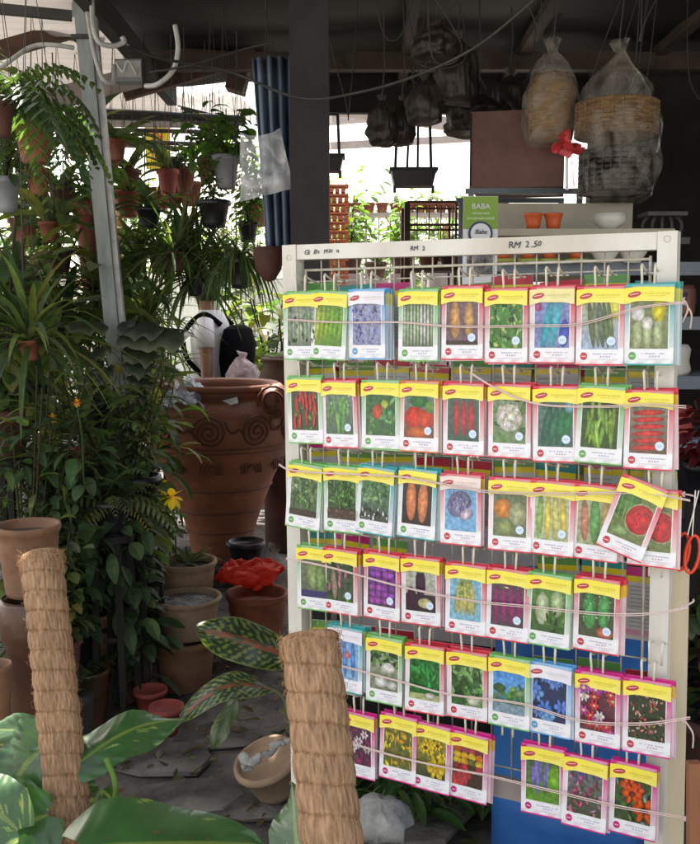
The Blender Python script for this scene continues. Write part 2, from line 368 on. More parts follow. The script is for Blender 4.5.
# switch box
sb = empty('switch_box', at(131, 72, 3.9), label='grey metal switch box with white wiring under the roof', cat='switch box')
b = MB(); b.box(0, 0, 0, .115, .06, .085); b.build('casing', M['greyplastic'], sb); b = MB(); b.box(0, -.033, .004, .095, .006, .062); b.box(.03, -.038, 0, .012, .006, .02); b.build('lid', M['hose'], sb)
b = MB(); b.tube(bez([(-.05, -.035, .03), (-.02, -.05, -.01), (.0, -.05, .03), (.03, -.04, -.02)]), .004); b.build('wiring', M['white'], sb)
b = MB(); b.box(.06, -.01, -.01, .018, .05, .11); b.build('mounting_block', M['darkwood'], sb)
# pipes for hanging pots
for k, (y0, y1, Y) in enumerate([(108, 124, 6.2), (126, 133, 6.3), (136, 146, 6.0), (144, 152, 6.4), (104, 118, 5.6)]):
    b = MB(); b.tube([at(-20 if k != 3 else 100, y0, Y), at(245, y1, Y)], .014, 8)
    tag(b.build('hanging_pipe', M['darkmetal'], smooth=True), ['dark pipe just below the far pale roof, ' , 'dark pipe crossing the upper part of the yellow banner, ', 'dark pipe crossing the middle of the yellow banner, ', 'dark pipe crossing the lower part of the yellow banner, ', 'nearest dark pipe beneath the pale roof edge, '][k] + 'holding hanging plants', 'pipe', 'pipes for hanging plants')
b = MB(); b.beam(at(70, 116, 5.4), at(245, 120, 5.7), .03, .03)
tag(b.build('hanging_rail', M['darkwood']), 'brown rail with wire hooks strung in front of the pipes', 'rail')
# dark column
cp = at(311, 305, 3.3)
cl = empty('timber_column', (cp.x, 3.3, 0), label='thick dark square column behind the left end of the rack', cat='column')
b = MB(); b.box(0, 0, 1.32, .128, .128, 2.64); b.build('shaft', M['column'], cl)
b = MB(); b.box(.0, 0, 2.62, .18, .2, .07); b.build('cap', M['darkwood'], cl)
# pleated blue sheet beside the column
b = MB(); vs = []; fs = []; nu = 60
for i in range(nu + 1):
    t = i / nu
    for j in range(9):
        s = j / 8
        p = at(252 + 56 * t + (14 * s * (1 - t)), 58 + s * 195, 3.5)
        vs.append((p.x, 3.5 + .028 * sin(t * 34 + s) + .02 * noise.noise(V((t * 4, s * 3, 0))), p.z))
for i in range(nu):
    for j in range(8): a = i * 9 + j; fs.append((a, a + 9, a + 10, a + 1))
b.add(vs, fs); o = b.build('blue_sheet', M['blue'], smooth=True); md = o.modifiers.new('thick', 'SOLIDIFY'); md.thickness = .003
tag(o, 'pleated faded blue sheet hanging left of the dark column', 'sheet')

def crumple(o, s=.02, scale=6, seed=0):
    for v in o.data.vertices:
        p = v.co * scale + V((seed, 0, 0)); v.co += V((noise.noise(p), noise.noise(p + V((9, 0, 0))), noise.noise(p + V((0, 9, 0))))) * s
def bag_prof(w, h, neck=.12):
    return [(w * .02, 0), (w * .28, .0), (w * .45, h * .06), (w * .5, h * .25), (w * .48, h * .5), (w * .36, h * .72), (w * .15, h * .86), (w * neck * .5, h * .92), (w * neck, h), (w * neck * 1.2, h * 1.03)]
# clear plastic sheet hanging in front of the blue one
b = MB(); vs = []; fs = []
for i in range(15):
    for j in range(15):
        s, t = i / 14, j / 14; p = at(240 + 40 * s + 14 * t * s, 136 + 66 * t - 22 * (s - .4) ** 2 * (1 - t) - 14 * s * t, 3.3)
        vs.append((p.x, 3.3 + .04 * noise.noise(V((s * 4, t * 3, 1))), p.z))
for i in range(14):
    for j in range(14): a = i * 15 + j; fs.append((a, a + 15, a + 16, a + 1))
b.add(vs, fs); tag(b.build('plastic_bag', M['milky'], smooth=True), 'empty translucent plastic bag hanging before the blue sheet', 'plastic bag')

# ------------------------------------------------------------------ stall interior, right
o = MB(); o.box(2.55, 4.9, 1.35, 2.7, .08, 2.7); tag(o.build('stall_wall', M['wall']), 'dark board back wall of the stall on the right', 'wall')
o = MB(); o.box(3.9, 2.9, 1.35, .08, 3.9, 2.7); tag(o.build('stall_wall', M['wall']), 'unseen dark side wall added beyond the right edge to darken the stall', 'wall')  # out-of-view side wall, added to keep the stall interior dark
# cream cabinet with shelves behind the rack
cb = empty('shelf_cabinet', (0.95, 3.0, 0), label='cream topped cabinet with blue grey shelves behind the right of the rack', cat='cabinet')
p0 = at(497, 200, 3.05); p1 = at(656, 192, 3.0)
b = MB(); xa, xb = p0.x - .95, p1.x - .95; zt = p0.z
b.box((xa + xb) / 2, .25, zt - .12, xb - xa, .02, .26); b.build('back_panel', M['shelfboard'], cb)
xr = 2.3 - .95
for k, py in enumerate((263, 318, 378, 440, 520)):
    p = at(600, py, 2.9)
    b = MB(); b.box((xa + xr) / 2 + .0, .1, p.z - .012, xr - xa, .34, .02); b.build('shelf', M['slate'], cb)
    b = MB(); b.box((xa + xr) / 2, -.075, p.z - .016, xr - xa, .012, .04); b.build('shelf_edge', M['slate'], cb)
for x in (xa, xr): b = MB(); b.box(x, .08, zt / 2 - .12, .03, .36, zt - .24); b.build('side_panel', M['slate'], cb)
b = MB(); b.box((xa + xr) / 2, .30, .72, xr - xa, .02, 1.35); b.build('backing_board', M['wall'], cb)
# clutter on the dark lower shelves, right of the rack
for k, (px, py, w, c) in enumerate([(690, 312, .10, 'greysack'), (688, 372, .12, 'whitebowl'), (696, 300, .1, 'carton'), (692, 425, .13, 'terrared'), (560, 372, .1, 'carton'), (610, 372, .12, 'slate')]):
    p = at(px, 0, 2.95); zz = at(px, {312: 318, 372: 378, 300: 318, 425: 440}[py], 2.9).z + .0
    b = MB(); b.lathe([(w * .05, 0), (w * .4, 0), (w * .5, .02), (w * .46, .05), (w * .5, .085), (w * .42, .1), (.0, .1)], 14, jit=.2, seed=k)
    o = b.build('bundle', M[c], loc=(p.x, 2.98, zz), smooth=True)
    tag(o, ['grey bundle on the shelf right of the rack', 'pale bundle on the third shelf right of the rack', 'small brown bundle on the shelf at the right edge', 'dark red bundle on the low shelf right of the rack', 'brown bundle on the shelf behind the cucumber packet', 'blue grey bundle on the shelf behind the bean packet'][k], 'bundle')
# pots and bowls
def cup_prof(r, h): return [(0, 0), (r * .68, 0), (r * .78, h * .4), (r * .97, h * .85), (r * 1.03, h * .88), (r * 1.03, h), (r * .93, h), (r * .75, h * .35), (0, h * .3)]
zsh = at(600, 263, 2.9).z
labs = ['first from the left', 'second from the left', 'third from the left', 'rightmost, beside a white bowl']
for k, px in enumerate((506, 530, 551, 579)):
    p = at(px, 263, 2.86); t = empty('glazed_pot', (p.x, 2.9, zsh), label='small orange pot in a lime saucer on the cabinet shelf, ' + labs[k], cat='pot', group='orange pots on the shelf')
    b = MB(); b.lathe(cup_prof(.026, .044), 20, (0, 0, .006)); b.build('pot', M['orangepot'], t, smooth=True)
    b = MB(); b.lathe([(0, 0), (.032, 0), (.038, .012), (.035, .012), (.03, .004), (0, .004)], 20); b.build('saucer', M['limerim'], t, smooth=True)
for k, px in enumerate((604, 632)):
    p = at(px, 263, 2.9); b = MB(); b.lathe([(0, 0), (.025, 0), (.026, .006), (.042, .03), (.046, .05), (.042, .05), (.036, .028), (0, .01)], 24)
    tag(b.build('bowl', M['whitebowl'], loc=(p.x, 2.9, zsh), smooth=True), ['white china bowl on the shelf, next to the orange pots', 'white china bowl on the shelf, nearest the right post'][k], 'bowl', 'white bowls on the shelf')
zc = at(600, 232, 3.0).z
b = MB(); b.box((p0.x + p1.x) / 2, 3.02, zc - .01, p1.x - p0.x + .04, .3, .02)
tag(b.build('display_board', M['shelfboard']), 'cream board carrying two orange pots and a bowl above the rack rail', 'board')
for k, px in enumerate((533, 553)):
    p = at(px, 230, 2.93); b = MB(); b.lathe(cup_prof(.028, .05), 20)
    tag(b.build('orange_pot', M['orangepot'], loc=(p.x, 2.93, zc), smooth=True), ['small orange pot just above the handwritten price, left one', 'small orange pot just above the handwritten price, right one'][k], 'pot', 'orange pots above the rail')
p = at(609, 230, 2.95); b = MB(); b.lathe([(0, 0), (.026, 0), (.028, .008), (.05, .025), (.052, .05), (.047, .05), (.04, .025), (0, .012)], 24)
tag(b.build('bowl', M['whitebowl'], loc=(p.x, 2.95, zc), smooth=True), 'white footed bowl standing above the top rail of the rack', 'bowl')
# ornate dark stand right of the bowl
b = MB(); q = at(662, 225, 2.95)
for k in range(5): b.tube(bez([(q.x - .05 + .025 * k, q.y, q.z - .05), (q.x - .06 + .03 * k, q.y, q.z), (q.x - .04 + .02 * k, q.y, q.z + .03)]), .005)
b.box(q.x, q.y, q.z - .05, .14, .1, .02); b.box(q.x, q.y, q.z + .03, .12, .1, .012)
tag(b.build('ornate_stand', M['darkmetal']), 'small dark ornate stand at the right end above the rack', 'stand')
# carton and low frame shelf
t = empty('carton', at(518, 193, 3.6), (0, 0, R(-13)), label='large maroon brown carton behind the green card', cat='carton')
w, h = S(86, 3.6), S(70, 3.6)
b = MB(); b.box(0, 0, h / 2, w, .34, h); b.build('box', M['carton'], t)
b = MB(); b.beam((-w * .49, -.1725, h * .98), (-w * .49, -.1725, .01), .004, .012); b.build('corner_crease', M['wall'], t)
b = MB(); b.box(.02, .0, h + .004, w * .98, .33, .006, Euler((.06, .03, 0)).to_matrix()); b.build('flap', M['carton'], t)
b = MB(); q = at(518, 196, 3.6); b.beam((q.x - w / 2 - .05, 3.45, q.z), (q.x + w / 2 + .04, 3.45, q.z), .012, .018); b.beam((q.x - w / 2 - .05, 3.75, q.z), (q.x + w / 2 + .04, 3.75, q.z), .012, .018)
for sx in (-1, 1): b.beam((q.x + sx * (w / 2 + .03), 3.45, q.z), (q.x + sx * (w / 2 + .03), 3.45, 0), .018, .018); b.beam((q.x + sx * (w / 2 + .03), 3.75, q.z), (q.x + sx * (w / 2 + .03), 3.75, 0), .018, .018)
tag(b.build('metal_shelf', M['slate']), 'thin metal shelf frame under the brown carton', 'shelf')
# green card sign
def text_mesh(s, size, m, parent, loc, rot, name, ext=.0006, shear=0, sx=1):
    cu = bpy.data.curves.new(name, 'FONT'); cu.body = s; cu.size = size; cu.extrude = ext; cu.align_x = 'CENTER'; cu.align_y = 'CENTER'; cu.shear = shear
    o = bpy.data.objects.new(name, cu); col.objects.link(o)
    dg = bpy.context.evaluated_depsgraph_get(); me = bpy.data.meshes.new_from_object(o.evaluated_get(dg)); bpy.data.objects.remove(o)
    me.materials.clear(); me.materials.append(m); o = bpy.data.objects.new(name, me); col.objects.link(o); o.location = loc; o.rotation_euler = rot; o.scale = (sx, 1, 1); o.parent = parent
    return o
q = at(480, 245, 2.7); sg = empty('card_sign', q, label='upright green and white printed card with a round emblem', cat='sign')
W, H = S(34, 2.7), S(94, 2.7)
b = MB(); b.box(0, 0, 0, W, .004, H); b.build('card', M['white'], sg); zt = H / 2
b = MB(); b.box(0, -.0035, zt - S(16, 2.7), W * .99, .002, S(31, 2.7)); b.build('green_panel', M['signgreen'], sg)
text_mesh('BABA', .021, M['white'], sg, (0, -.006, zt - S(10, 2.7)), (R(90), 0, 0), 'lettering')
for zz_, wd_ in ((16.5, .050), (21.5, .078)):
    b = MB(); n_ = int(wd_ / .0052)
    for q_ in range(n_): b.box(-wd_ / 2 + wd_ * (q_ + .5) / n_, -.0055, zt - S(zz_, 2.7), .0034, .001, .0065 * ru(.7, 1.1))
    b.build('small_print', M['signpale'], sg)
ce = zt - S(36, 2.7)
for rr, m_, y in ((.034, 'navy', -.006), (.028, 'white', -.0072)):
    b = MB(); b.add([(rr * cos(2 * pi * k / 32), y, ce + rr * sin(2 * pi * k / 32)) for k in range(32)], [tuple(range(32))]); b.build('emblem', M[m_], sg)
text_mesh('Baba', .018, M['navy'], sg, (0, -.009, ce + .004), (R(90), 0, 0), 'emblem_word', shear=.3)
b = MB(); b.box(0, -.004, ce - .085, W * .75, .001, .055); b.build('printed_picture', M['gravel'], sg)

# hanging things under the dark roof
def hang_bag(px, py, wpx, hpx, Y, m, label, name='hanging_bag', inner=None, jit=.35, seed=0, cat='bag'):
    top = at(px, py - hpx / 2, Y); w, h = S(wpx, Y), S(hpx, Y)
    t = empty(name, top, label=label, cat=cat)
    b = MB(); pr = bag_prof(w, h); pr2 = []
    for i in range(len(pr) - 1):
        for k in range(4): u = k / 4; pr2.append((pr[i][0] * (1 - u) + pr[i + 1][0] * u, pr[i][1] * (1 - u) + pr[i + 1][1] * u))
    b.lathe(pr2, 72, (0, 0, -h), jit=jit * .5, seed=seed * 3.1)
    o = b.build('bag', M[m], t, smooth=True); crumple(o, w * .06, 9 / max(w, .1) * .3, seed)
    for v in o.data.vertices:
        a_ = atan2(v.co.y, v.co.x); f_ = max(0, 1 + v.co.z / h) ; k_ = 1 + (.03 + .16 * f_ * f_) * sin(a_ * 11 + seed + 3 * noise.noise(v.co * 5)) * .6 + .03 * sin(a_ * 23 + v.co.z * 30); v.co.x *= k_; v.co.y *= k_
    if inner: inner(t, w, h)
    b = MB(); b.tube([(0, 0, 0), (.01, 0, .12), (0, 0, 2.74 - top.z if top.z < 2.7 else .1)], .003, 5); b.build('cord', M['darkcable'], t)
    return t
def baskets(t, w, h):
    for k, (z, hh, rr) in enumerate([(.42, .20, .46), (.06, .26, .40)]):
        b = MB(); n = 40
        for j in range(9):
            zz = -h + h * z + h * hh * j / 8
            b.lathe([(w * rr, zz - .004), (w * (rr + .02), zz), (w * rr, zz + .004)], n)
        for q in range(26):
            a = 2 * pi * q / 26; b.tube([(w * rr * cos(a), w * rr * sin(a), -h + h * z), (w * rr * cos(a), w * rr * sin(a), -h + h * (z + hh))], .004, 4)
        b.lathe([(0, -h + h * z), (w * rr, -h + h * z), (w * (rr - .01), -h + h * z + .003), (w * (rr - .01), -h + h * (z + hh))], n)
        b.build('basket', M['straw'] if k == 0 else M['greysack'], t)
hang_bag(619, 118, 84, 150, 3.2, 'clear', 'clear plastic bag holding stacked woven baskets', inner=baskets, jit=.15, seed=1)
def jarfill(t, w, h):
    b = MB(); b.lathe([(0, -h * .95), (w * .38, -h * .93), (w * .44, -h * .7), (w * .43, -h * .45), (w * .3, -h * .3), (0, -h * .28)], 24); b.build('woven_basket', M['straw'], t, smooth=True)
hang_bag(553, 92, 54, 98, 3.3, 'clear', 'clear bag with a round woven basket, hung over the carton', inner=jarfill, jit=.2, seed=2)
b = MB(); b.lathe([(.001 + .036 * sin(pi * q / 12) , -.035 + .08 * q / 12) for q in range(13)], 22, jit=.5); o = b.build('red_bag', M['redcloth'], loc=at(569, 147, 3.1)); crumple(o, .05, 25); tag(o, 'small crumpled bright red bag between the two clear bags', 'bag')
b = MB(); q = at(567, 190, 3.15); b.beam(q, at(567, 152, 3.15), .008, .008); tag(b.build('white_rod', M['white']), 'short white rod below the red bag', 'rod')
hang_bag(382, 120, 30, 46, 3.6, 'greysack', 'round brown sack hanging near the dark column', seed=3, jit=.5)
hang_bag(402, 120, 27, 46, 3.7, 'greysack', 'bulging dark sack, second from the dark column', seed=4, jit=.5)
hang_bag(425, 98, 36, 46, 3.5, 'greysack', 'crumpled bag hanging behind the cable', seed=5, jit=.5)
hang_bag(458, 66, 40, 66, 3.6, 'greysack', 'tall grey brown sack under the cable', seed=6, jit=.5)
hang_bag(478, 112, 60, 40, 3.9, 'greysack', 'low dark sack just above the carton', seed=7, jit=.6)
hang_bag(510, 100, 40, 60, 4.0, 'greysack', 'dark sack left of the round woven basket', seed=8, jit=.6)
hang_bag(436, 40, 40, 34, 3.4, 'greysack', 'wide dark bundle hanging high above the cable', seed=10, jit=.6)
# tangled wires under the roof
for k in range(13):
    x, y = ru(350, 700), ru(5, 110); Y = ru(3.0, 4.2)
    a_, e_ = at(x, y, Y), at(x + ru(-60, 60), y, Y); a_.z = e_.z = 2.73
    cable('wire_loop', [a_, at(x + ru(-20, 20), y + ru(5, 30), Y), at(x + ru(-50, 50), y + ru(0, 30), Y), e_], .0022, M['darkcable'],
          'thin wires tangled under the dark stall roof', 'wire', 'tangled wires under the roof')
# small black rectangular hanging baskets
def hang_tray(px, py, wpx, Y, label):
    t = empty('hanging_tray', at(px, py, Y), label=label, cat='hanging tray', group='black hanging trays'); w = S(wpx, Y); h = w * .36
    b = MB(); b.add([(-w * .42, -w * .25, 0), (w * .42, -w * .25, 0), (w * .42, w * .25, 0), (-w * .42, w * .25, 0), (-w / 2, -w * .3, h), (w / 2, -w * .3, h), (w / 2, w * .3, h), (-w / 2, w * .3, h)],
                    [(3, 2, 1, 0), (0, 1, 5, 4), (1, 2, 6, 5), (2, 3, 7, 6), (3, 0, 4, 7)]); b.build('tray', M['blackplastic'], t)
    b = MB()
    for sy in (-1, 1): b.beam((-w * .53, sy * w * .3, h), (w * .53, sy * w * .3, h), .012, .012)
    for sx in (-1, 1): b.beam((sx * w * .5, -w * .3, h), (sx * w * .5, w * .3, h), .012, .012); b.beam((sx * w * .42, -w * .25, 0), (sx * w * .42, -w * .25, -.03), .012, .012)
    b.build('rim', M['blackplastic'], t)
    for sx in (-1, 1):
        b = MB(); b.beam((sx * w * .4, 0, h), (sx * w * .36, 0, h + w * 1.0), .012, .012); b.build('strap', M['blackplastic'], t)
        b = MB(); b.beam((sx * w * .12, w * .3, h), (sx * w * .1, .0, h + w * .95), .010, .010); b.build('strap', M['blackplastic'], t)
    b = MB(); b.tube([(0, 0, h + w), (0, 0, 1.5 if Y > 4.9 else 2.68 - t.location.z)], .003, 5); b.tube([(-w * .36, 0, h + w), (w * .36, 0, h + w)], .005, 5); b.build('hanger', M['darkmetal'], t)
hang_tray(413, 187, 44, 4.2, 'black footed tray hanging over the far terracotta pots')
hang_tray(323, 172, 40, 4.0, 'black tray hanging half hidden behind the dark column')
# orange lattice column, far row of pots, metal rack
t = empty('lattice_column', (at(336, 300, 6.5).x, 6.5, 0), label='orange brick lattice column right of the dark column', cat='column')
b = MB()
zt = at(336, 180, 6.5).z; n = int(zt / .06)
for k in range(n):
    z = .03 + k * .06
    for q in range(4): b.box(-.06 + .04 * q + (.02 if k % 2 else 0) - .01, 0, z, .028, .12, .03)
    b.box(0, 0, z + .028, .17, .12, .014)
b.build('brick_lattice', M['orangelattice'], t)
# ------------------------------------------------------------------ plants
GREENS = [(.075, .12, .04), (.055, .095, .035), (.11, .155, .05), (.045, .08, .035), (.15, .18, .06), (.08, .11, .07), (.13, .15, .09), (.20, .19, .07)]
def jitc(c, a=.25): k = 1 + ru(-a, a); return (c[0] * k * ru(.85, 1.15), c[1] * k, c[2] * k * ru(.8, 1.2))
def leaf(b, p, d, L, w, droop, colr, seg=5, tip=.5, fold=.15, twist=0, shape='strap', mid=None):
    """one leaf starting at p, heading d, bending down by droop"""
    p = V(p); d = V(d).normalized(); side = d.cross(V((0, 0, 1)))
    if side.length < .05: side = V((1, 0, 0))
    side.normalize()
    if twist: side = (Matrix.Rotation(twist, 3, d) @ side)
    vs = []; cs = []; fs = []; st = L / seg
    for i in range(seg + 1):
        t = i / seg
        if shape == 'strap': ww = w * (min(1, .5 + t * 3)) * (1 - max(0, (t - tip) / (1 - tip)) ** 1.5) + .0005
        elif shape == 'oval': ww = w * (sin(pi * min(1, (t * .93 + .04))) ** .75) + .0005
        else: ww = w * ((1 - t) ** .6) * min(1, .15 + t * 5) + .0005
        n = side.cross(d).normalized()
        vs += [p - side * ww / 2 + n * ww * fold, p, p + side * ww / 2 + n * ww * fold]
        m_ = mid or colr
        cs += [colr, m_, colr]
        d = (d + V((0, 0, -1)) * droop / seg).normalized(); p = p + d * st
        side = (side - d * side.dot(d)).normalized()
    for i in range(seg):
        a = i * 3; fs += [(a, a + 1, a + 4, a + 3), (a + 1, a + 2, a + 5, a + 4)]
    b.add(vs, fs, cs)
def dirv(az, el): return V((cos(az) * cos(el), sin(az) * cos(el), sin(el)))
def f_spider(n=60, L=.35, w=.014, droop=2.2, cols=GREENS, el=(.3, 1.3)):
    b = MB()
    for k in range(n):
        l = L * ru(.55, 1.1); leaf(b, (ru(-.02, .02), ru(-.02, .02), 0), dirv(ru(0, 2 * pi), ru(*el)), l, w * ru(.7, 1.2), droop * ru(.6, 1.3), jitc(random.choice(cols)), 7, .35)
    return b
def f_strap(n=16, L=.3, w=.04, droop=1.3, cols=GREENS, el=(.3, 1.2)):
    b = MB()
    for k in range(n): leaf(b, (ru(-.02, .02), ru(-.02, .02), 0), dirv(ru(0, 2 * pi), ru(*el)), L * ru(.5, 1.1), w * ru(.7, 1.2), droop * ru(.4, 1.3), jitc(random.choice(cols)), 6, .55, .25, ru(-.4, .4))
    return b
def f_fern(n=26, L=.4, cols=GREENS, droop=2.0, el=(.2, 1.2)):
    b = MB()
    for k in range(n):
        p = V((0, 0, 0)); d = dirv(ru(0, 2 * pi), ru(*el)); l = L * ru(.6, 1.1); c = jitc(random.choice(cols)); seg = 14
        side = d.cross(V((0, 0, 1))).normalized()
        for i in range(seg):
            t = i / seg; p2 = p + d * l / seg
            for s in (-1, 1): leaf(b, p, side * s + d * .4 - V((0, 0, .2)), l * .22 * (1 - t) ** .6 * min(1, .4 + t * 3), l * .045, .6, c, 2, .3, .1)
            d = (d - V((0, 0, 1)) * droop / seg).normalized(); p = p2
    return b
def f_bush(n=160, R_=.25, L=.07, w=.035, cols=GREENS, h=.5, stems=6, shape='oval'):
    b = MB()
    for k in range(stems):
        a = ru(0, 2 * pi); r = R_ * ru(.2, .8); top = V((r * cos(a), r * sin(a), h * ru(.6, 1))); b.cur = (.07, .06, .03)
        pts = bez([(0, 0, 0), (r * .4 * cos(a), r * .4 * sin(a), top.z * .5), top], 6); b.tube(pts, .004, 5)
        for q in range(n // stems):
            t = ru(.15, 1); p = pts[int(t * (len(pts) - 1))] ; az = ru(0, 2 * pi); d = dirv(az, ru(-.3, .7))
            st = L * ru(.2, 1.2); b.cur = (.05, .07, .02); b.tube([p, p + d * st], .0012, 3)
            leaf(b, p + d * st, d, L * ru(.6, 1.2), w * ru(.7, 1.2), ru(.3, 1.8), jitc(random.choice(cols)), 4, .3, .12, ru(-.5, .5), shape)
    return b
def f_cane(n=14, h=1.3, spread=.25, L=.28, w=.022, cols=GREENS, lean=.15):
    b = MB()
    for k in range(n):
        x, y = ru(-spread, spread) * .5, ru(-spread, spread) * .5; hh = h * ru(.6, 1); lx, ly = ru(-lean, lean), ru(-lean, lean); b.cur = jitc((.10, .12, .04))
        pts = [V((x + lx * t * hh, y + ly * t * hh, hh * t)) for t in [i / 8 for i in range(9)]]; b.tube(pts, .006, 5)
        for q in range(16):
            t = ru(.25, 1.0) ** .7; p = pts[min(8, int(t * 8.5))]; leaf(b, p, dirv(ru(0, 2 * pi), ru(.1, 1.1)), L * ru(.5, 1.1), w * ru(.7, 1.3), ru(.8, 2.5), jitc(random.choice(cols)), 6, .4, .2)
    return b
def pot_prof(r, h, lip=.12):
    return [(0, 0), (r * .66, 0), (r * .72, h * .15), (r * .93, h * .8), (r * 1.05, h * .82), (r * 1.08, h * .86), (r * 1.06, h * .98), (r * .98, h), (r * .92, h * .98), (r * .88, h * .86), (0, h * .85)]
def drag_hangers(t, r, z0, z1, n=3):
    b = MB()
    for k in range(n):
        a = 2 * pi * k / n + .4; b.tube([(r * cos(a), r * sin(a), z0), (0, 0, z1)], .0012, 4)
    b.tube([(0, 0, z1), (0, 0, z1 + .05)], .003, 4); b.build('hanger', M['darkmetal'], t)
protos = {}
def proto(key, fn):
    if key not in protos: protos[key] = [fn() for _ in range(2)]
    return random.choice(protos[key])
leafmeshes = {}
def foliage(t, key, fn, scale=1, z=0, m='leaf', rz=None, name='foliage'):
    if key not in leafmeshes:
        L = []
        for _ in range(2):
            o = fn().build(name, M[m]); L.append(o.data); bpy.data.objects.remove(o)
        leafmeshes[key] = L
    o = bpy.data.objects.new(name, random.choice(leafmeshes[key])); col.objects.link(o); o.parent = t; o.location = (0, 0, z)
    o.scale = (scale,) * 3; o.rotation_euler = (ru(-.1, .1), ru(-.1, .1), ru(0, 6.28) if rz is None else rz)
    return o
KINDS = {
 'spider': lambda: f_spider(70, .34, .013, 2.4),
 'spiderlong': lambda: f_spider(90, .5, .016, 3.0, GREENS[:4]),
 'orchid': lambda: f_strap(14, .26, .045, 1.2),
 'strap': lambda: f_strap(22, .42, .04, 1.4, GREENS),
 'fern': lambda: f_fern(28, .4),
 'fernbig': lambda: f_fern(44, .55, GREENS[:4], 2.6),
 'bush': lambda: f_bush(170, .22, .075, .04),
 'bushfine': lambda: f_bush(420, .26, .05, .022, h=.6, stems=9),
 'round': lambda: f_bush(90, .26, .11, .075, h=.3, stems=8, cols=[(.09, .17, .04), (.07, .14, .03)]),
 'broad': lambda: f_bush(80, .3, .17, .07, h=.6, stems=7, cols=GREENS),
 'cane': lambda: f_cane(12, 1.2, .35),
 'canebig': lambda: f_cane(16, 1.7, .5, .34, .028),
 'bushleafy': lambda: f_bush(330, .19, .075, .032, h=.62, stems=9, cols=[(.07, .12, .055), (.095, .14, .065), (.055, .09, .045)]),
 'tallbroad': lambda: f_bush(190, .34, .17, .055, h=1.35, stems=11, cols=GREENS),
 'talllance': lambda: f_bush(260, .3, .15, .032, h=1.4, stems=12, cols=GREENS, shape='strap'),
 'drac': lambda: f_spider(80, .55, .028, 1.5, GREENS, (-.2, 1.4)),
 'palebush': lambda: f_bush(150, .24, .09, .045, cols=[(.12, .20, .05), (.16, .22, .06), (.08, .16, .04)]),
}
def hang_plant(px, py, Y, potw, poth, kind, scale, potm, label, name='hanging_plant', top=None, group='hanging potted plants', flat=False):
    """pot centre at px, py"""
    r, h = S(potw, Y) / 2, S(poth, Y); c = at(px, py, Y); t = empty(name, (c.x, c.y, c.z - h / 2), label=label, cat='potted plant', group=group)
    b = MB(); b.lathe(pot_prof(r / 1.06, h), 22); b.build('pot', M[potm], t, smooth=True)
    b = MB(); b.lathe([(r * .9, h * .88), (0, h * .9)], 14); b.build('soil', M['soil'], t)
    foliage(t, kind, KINDS[kind], scale, h * .88)
    ztop = (top if top else min(.62, 2.68 - (c.z - h / 2))) if Y < 3.2 else min(.9, (2.72 if Y < 6.6 else 3.2) - (c.z - h / 2))
    if ztop > h + .05: drag_hangers(t, r * .98, h * .9, ztop)
    return t
HP = [
 (35, 140, 2.9, 42, 42, 'fernbig', .58, 'terracotta', 'hanging terracotta pot with long drooping strap fern near the upper left corner'),
 (-4, 118, 2.5, 40, 36, 'fernbig', .75, 'terradark', 'dense dark fern hanging against the left edge'),
 (38, 182, 3.9, 26, 26, 'spider', .5, 'terracotta', 'small orange terracotta pot hanging below the large drooping fern'),
 (6, 195, 3.4, 30, 34, 'bush', .8, 'greyplastic', 'grey pot with small leaves at the left edge'),
 (94, 245, 4.6, 38, 84, 'round', .7, 'terrared', 'tall red clay pot hanging behind the grey post'),
 (24, 232, 4.6, 30, 26, 'palebush', 1.0, 'terracotta', 'terracotta pot of pale leaves hanging left of the grey post'),
 (62, 200, 4.4, 26, 24, 'orchid', 1.1, 'terradark', 'dark clay pot of orchids left of the grey post'),
 (128, 205, 4.8, 26, 24, 'orchid', 1.0, 'terrared', 'red clay pot of strap leaves right of the grey post'),
 (149, 218, 4.2, 26, 20, 'strap', .6, 'blackplastic', 'black basket with arching strap leaves'),
 (128, 182, 5.6, 26, 24, 'orchid', 1.1, 'terradark', 'dark clay pot with orchid leaves near the yellow banner'),
 (108, 165, 5.2, 26, 24, 'orchid', 1.2, 'terracotta', 'clay pot with tall orchid leaves just right of the grey post'),
 (168, 182, 5.4, 22, 24, 'orchid', 1.1, 'terrared', 'red square clay pot hanging under the yellow banner'),
 (185, 180, 5.5, 22, 24, 'round', .5, 'terracotta', 'orange clay pot hanging right of the yellow banner'),
 (226, 172, 4.0, 28, 32, 'round', .62, 'greyplastic', 'pale grey pot with large round leaves near the blue sheet'),
 (207, 170, 4.6, 20, 24, 'round', .6, 'terracotta', 'orange pot just left of the pale grey pot'),
 (214, 214, 4.0, 34, 26, 'bush', .45, 'blackplastic', 'black basket with small dark leaves below the pale grey pot'),
 (240, 273, 3.7, 26, 30, 'spiderlong', .62, 'blackplastic', 'black pot of long spider grass left of the clay bowl'),
 (216, 262, 4.4, 18, 18, 'spiderlong', .62, 'blackplastic', 'black pot of long grass hanging right over the person'),
 (196, 286, 4.1, 20, 20, 'drac', .75, 'blackplastic', 'black pot of arching grass hanging over the person'),
 (160, 262, 4.4, 24, 22, 'spiderlong', .9, 'terradark', 'dark clay pot of thin arching leaves left of the person'),
 (188, 240, 4.2, 22, 20, 'spiderlong', .8, 'blackplastic', 'black pot of dense arching leaves above the spider grass'),
 (60, 262, 4.3, 26, 22, 'broad', .6, 'terradark', 'dark clay pot with broad hanging leaves left of the grey post'),
 (20, 300, 3.9, 30, 26, 'strap', .9, 'terradark', 'dark clay pot of broad straps low at the left edge'),
 (258, 215, 6.0, 24, 22, 'palebush', .8, 'terracotta', 'far orange pot with pale leaves beside the clear plastic bag'),
 (78, 150, 4.6, 22, 20, 'orchid', 1.3, 'terracotta', 'clay pot of orchids hanging just left of the grey post'),
]
for k, a in enumerate(HP): hang_plant(*a)
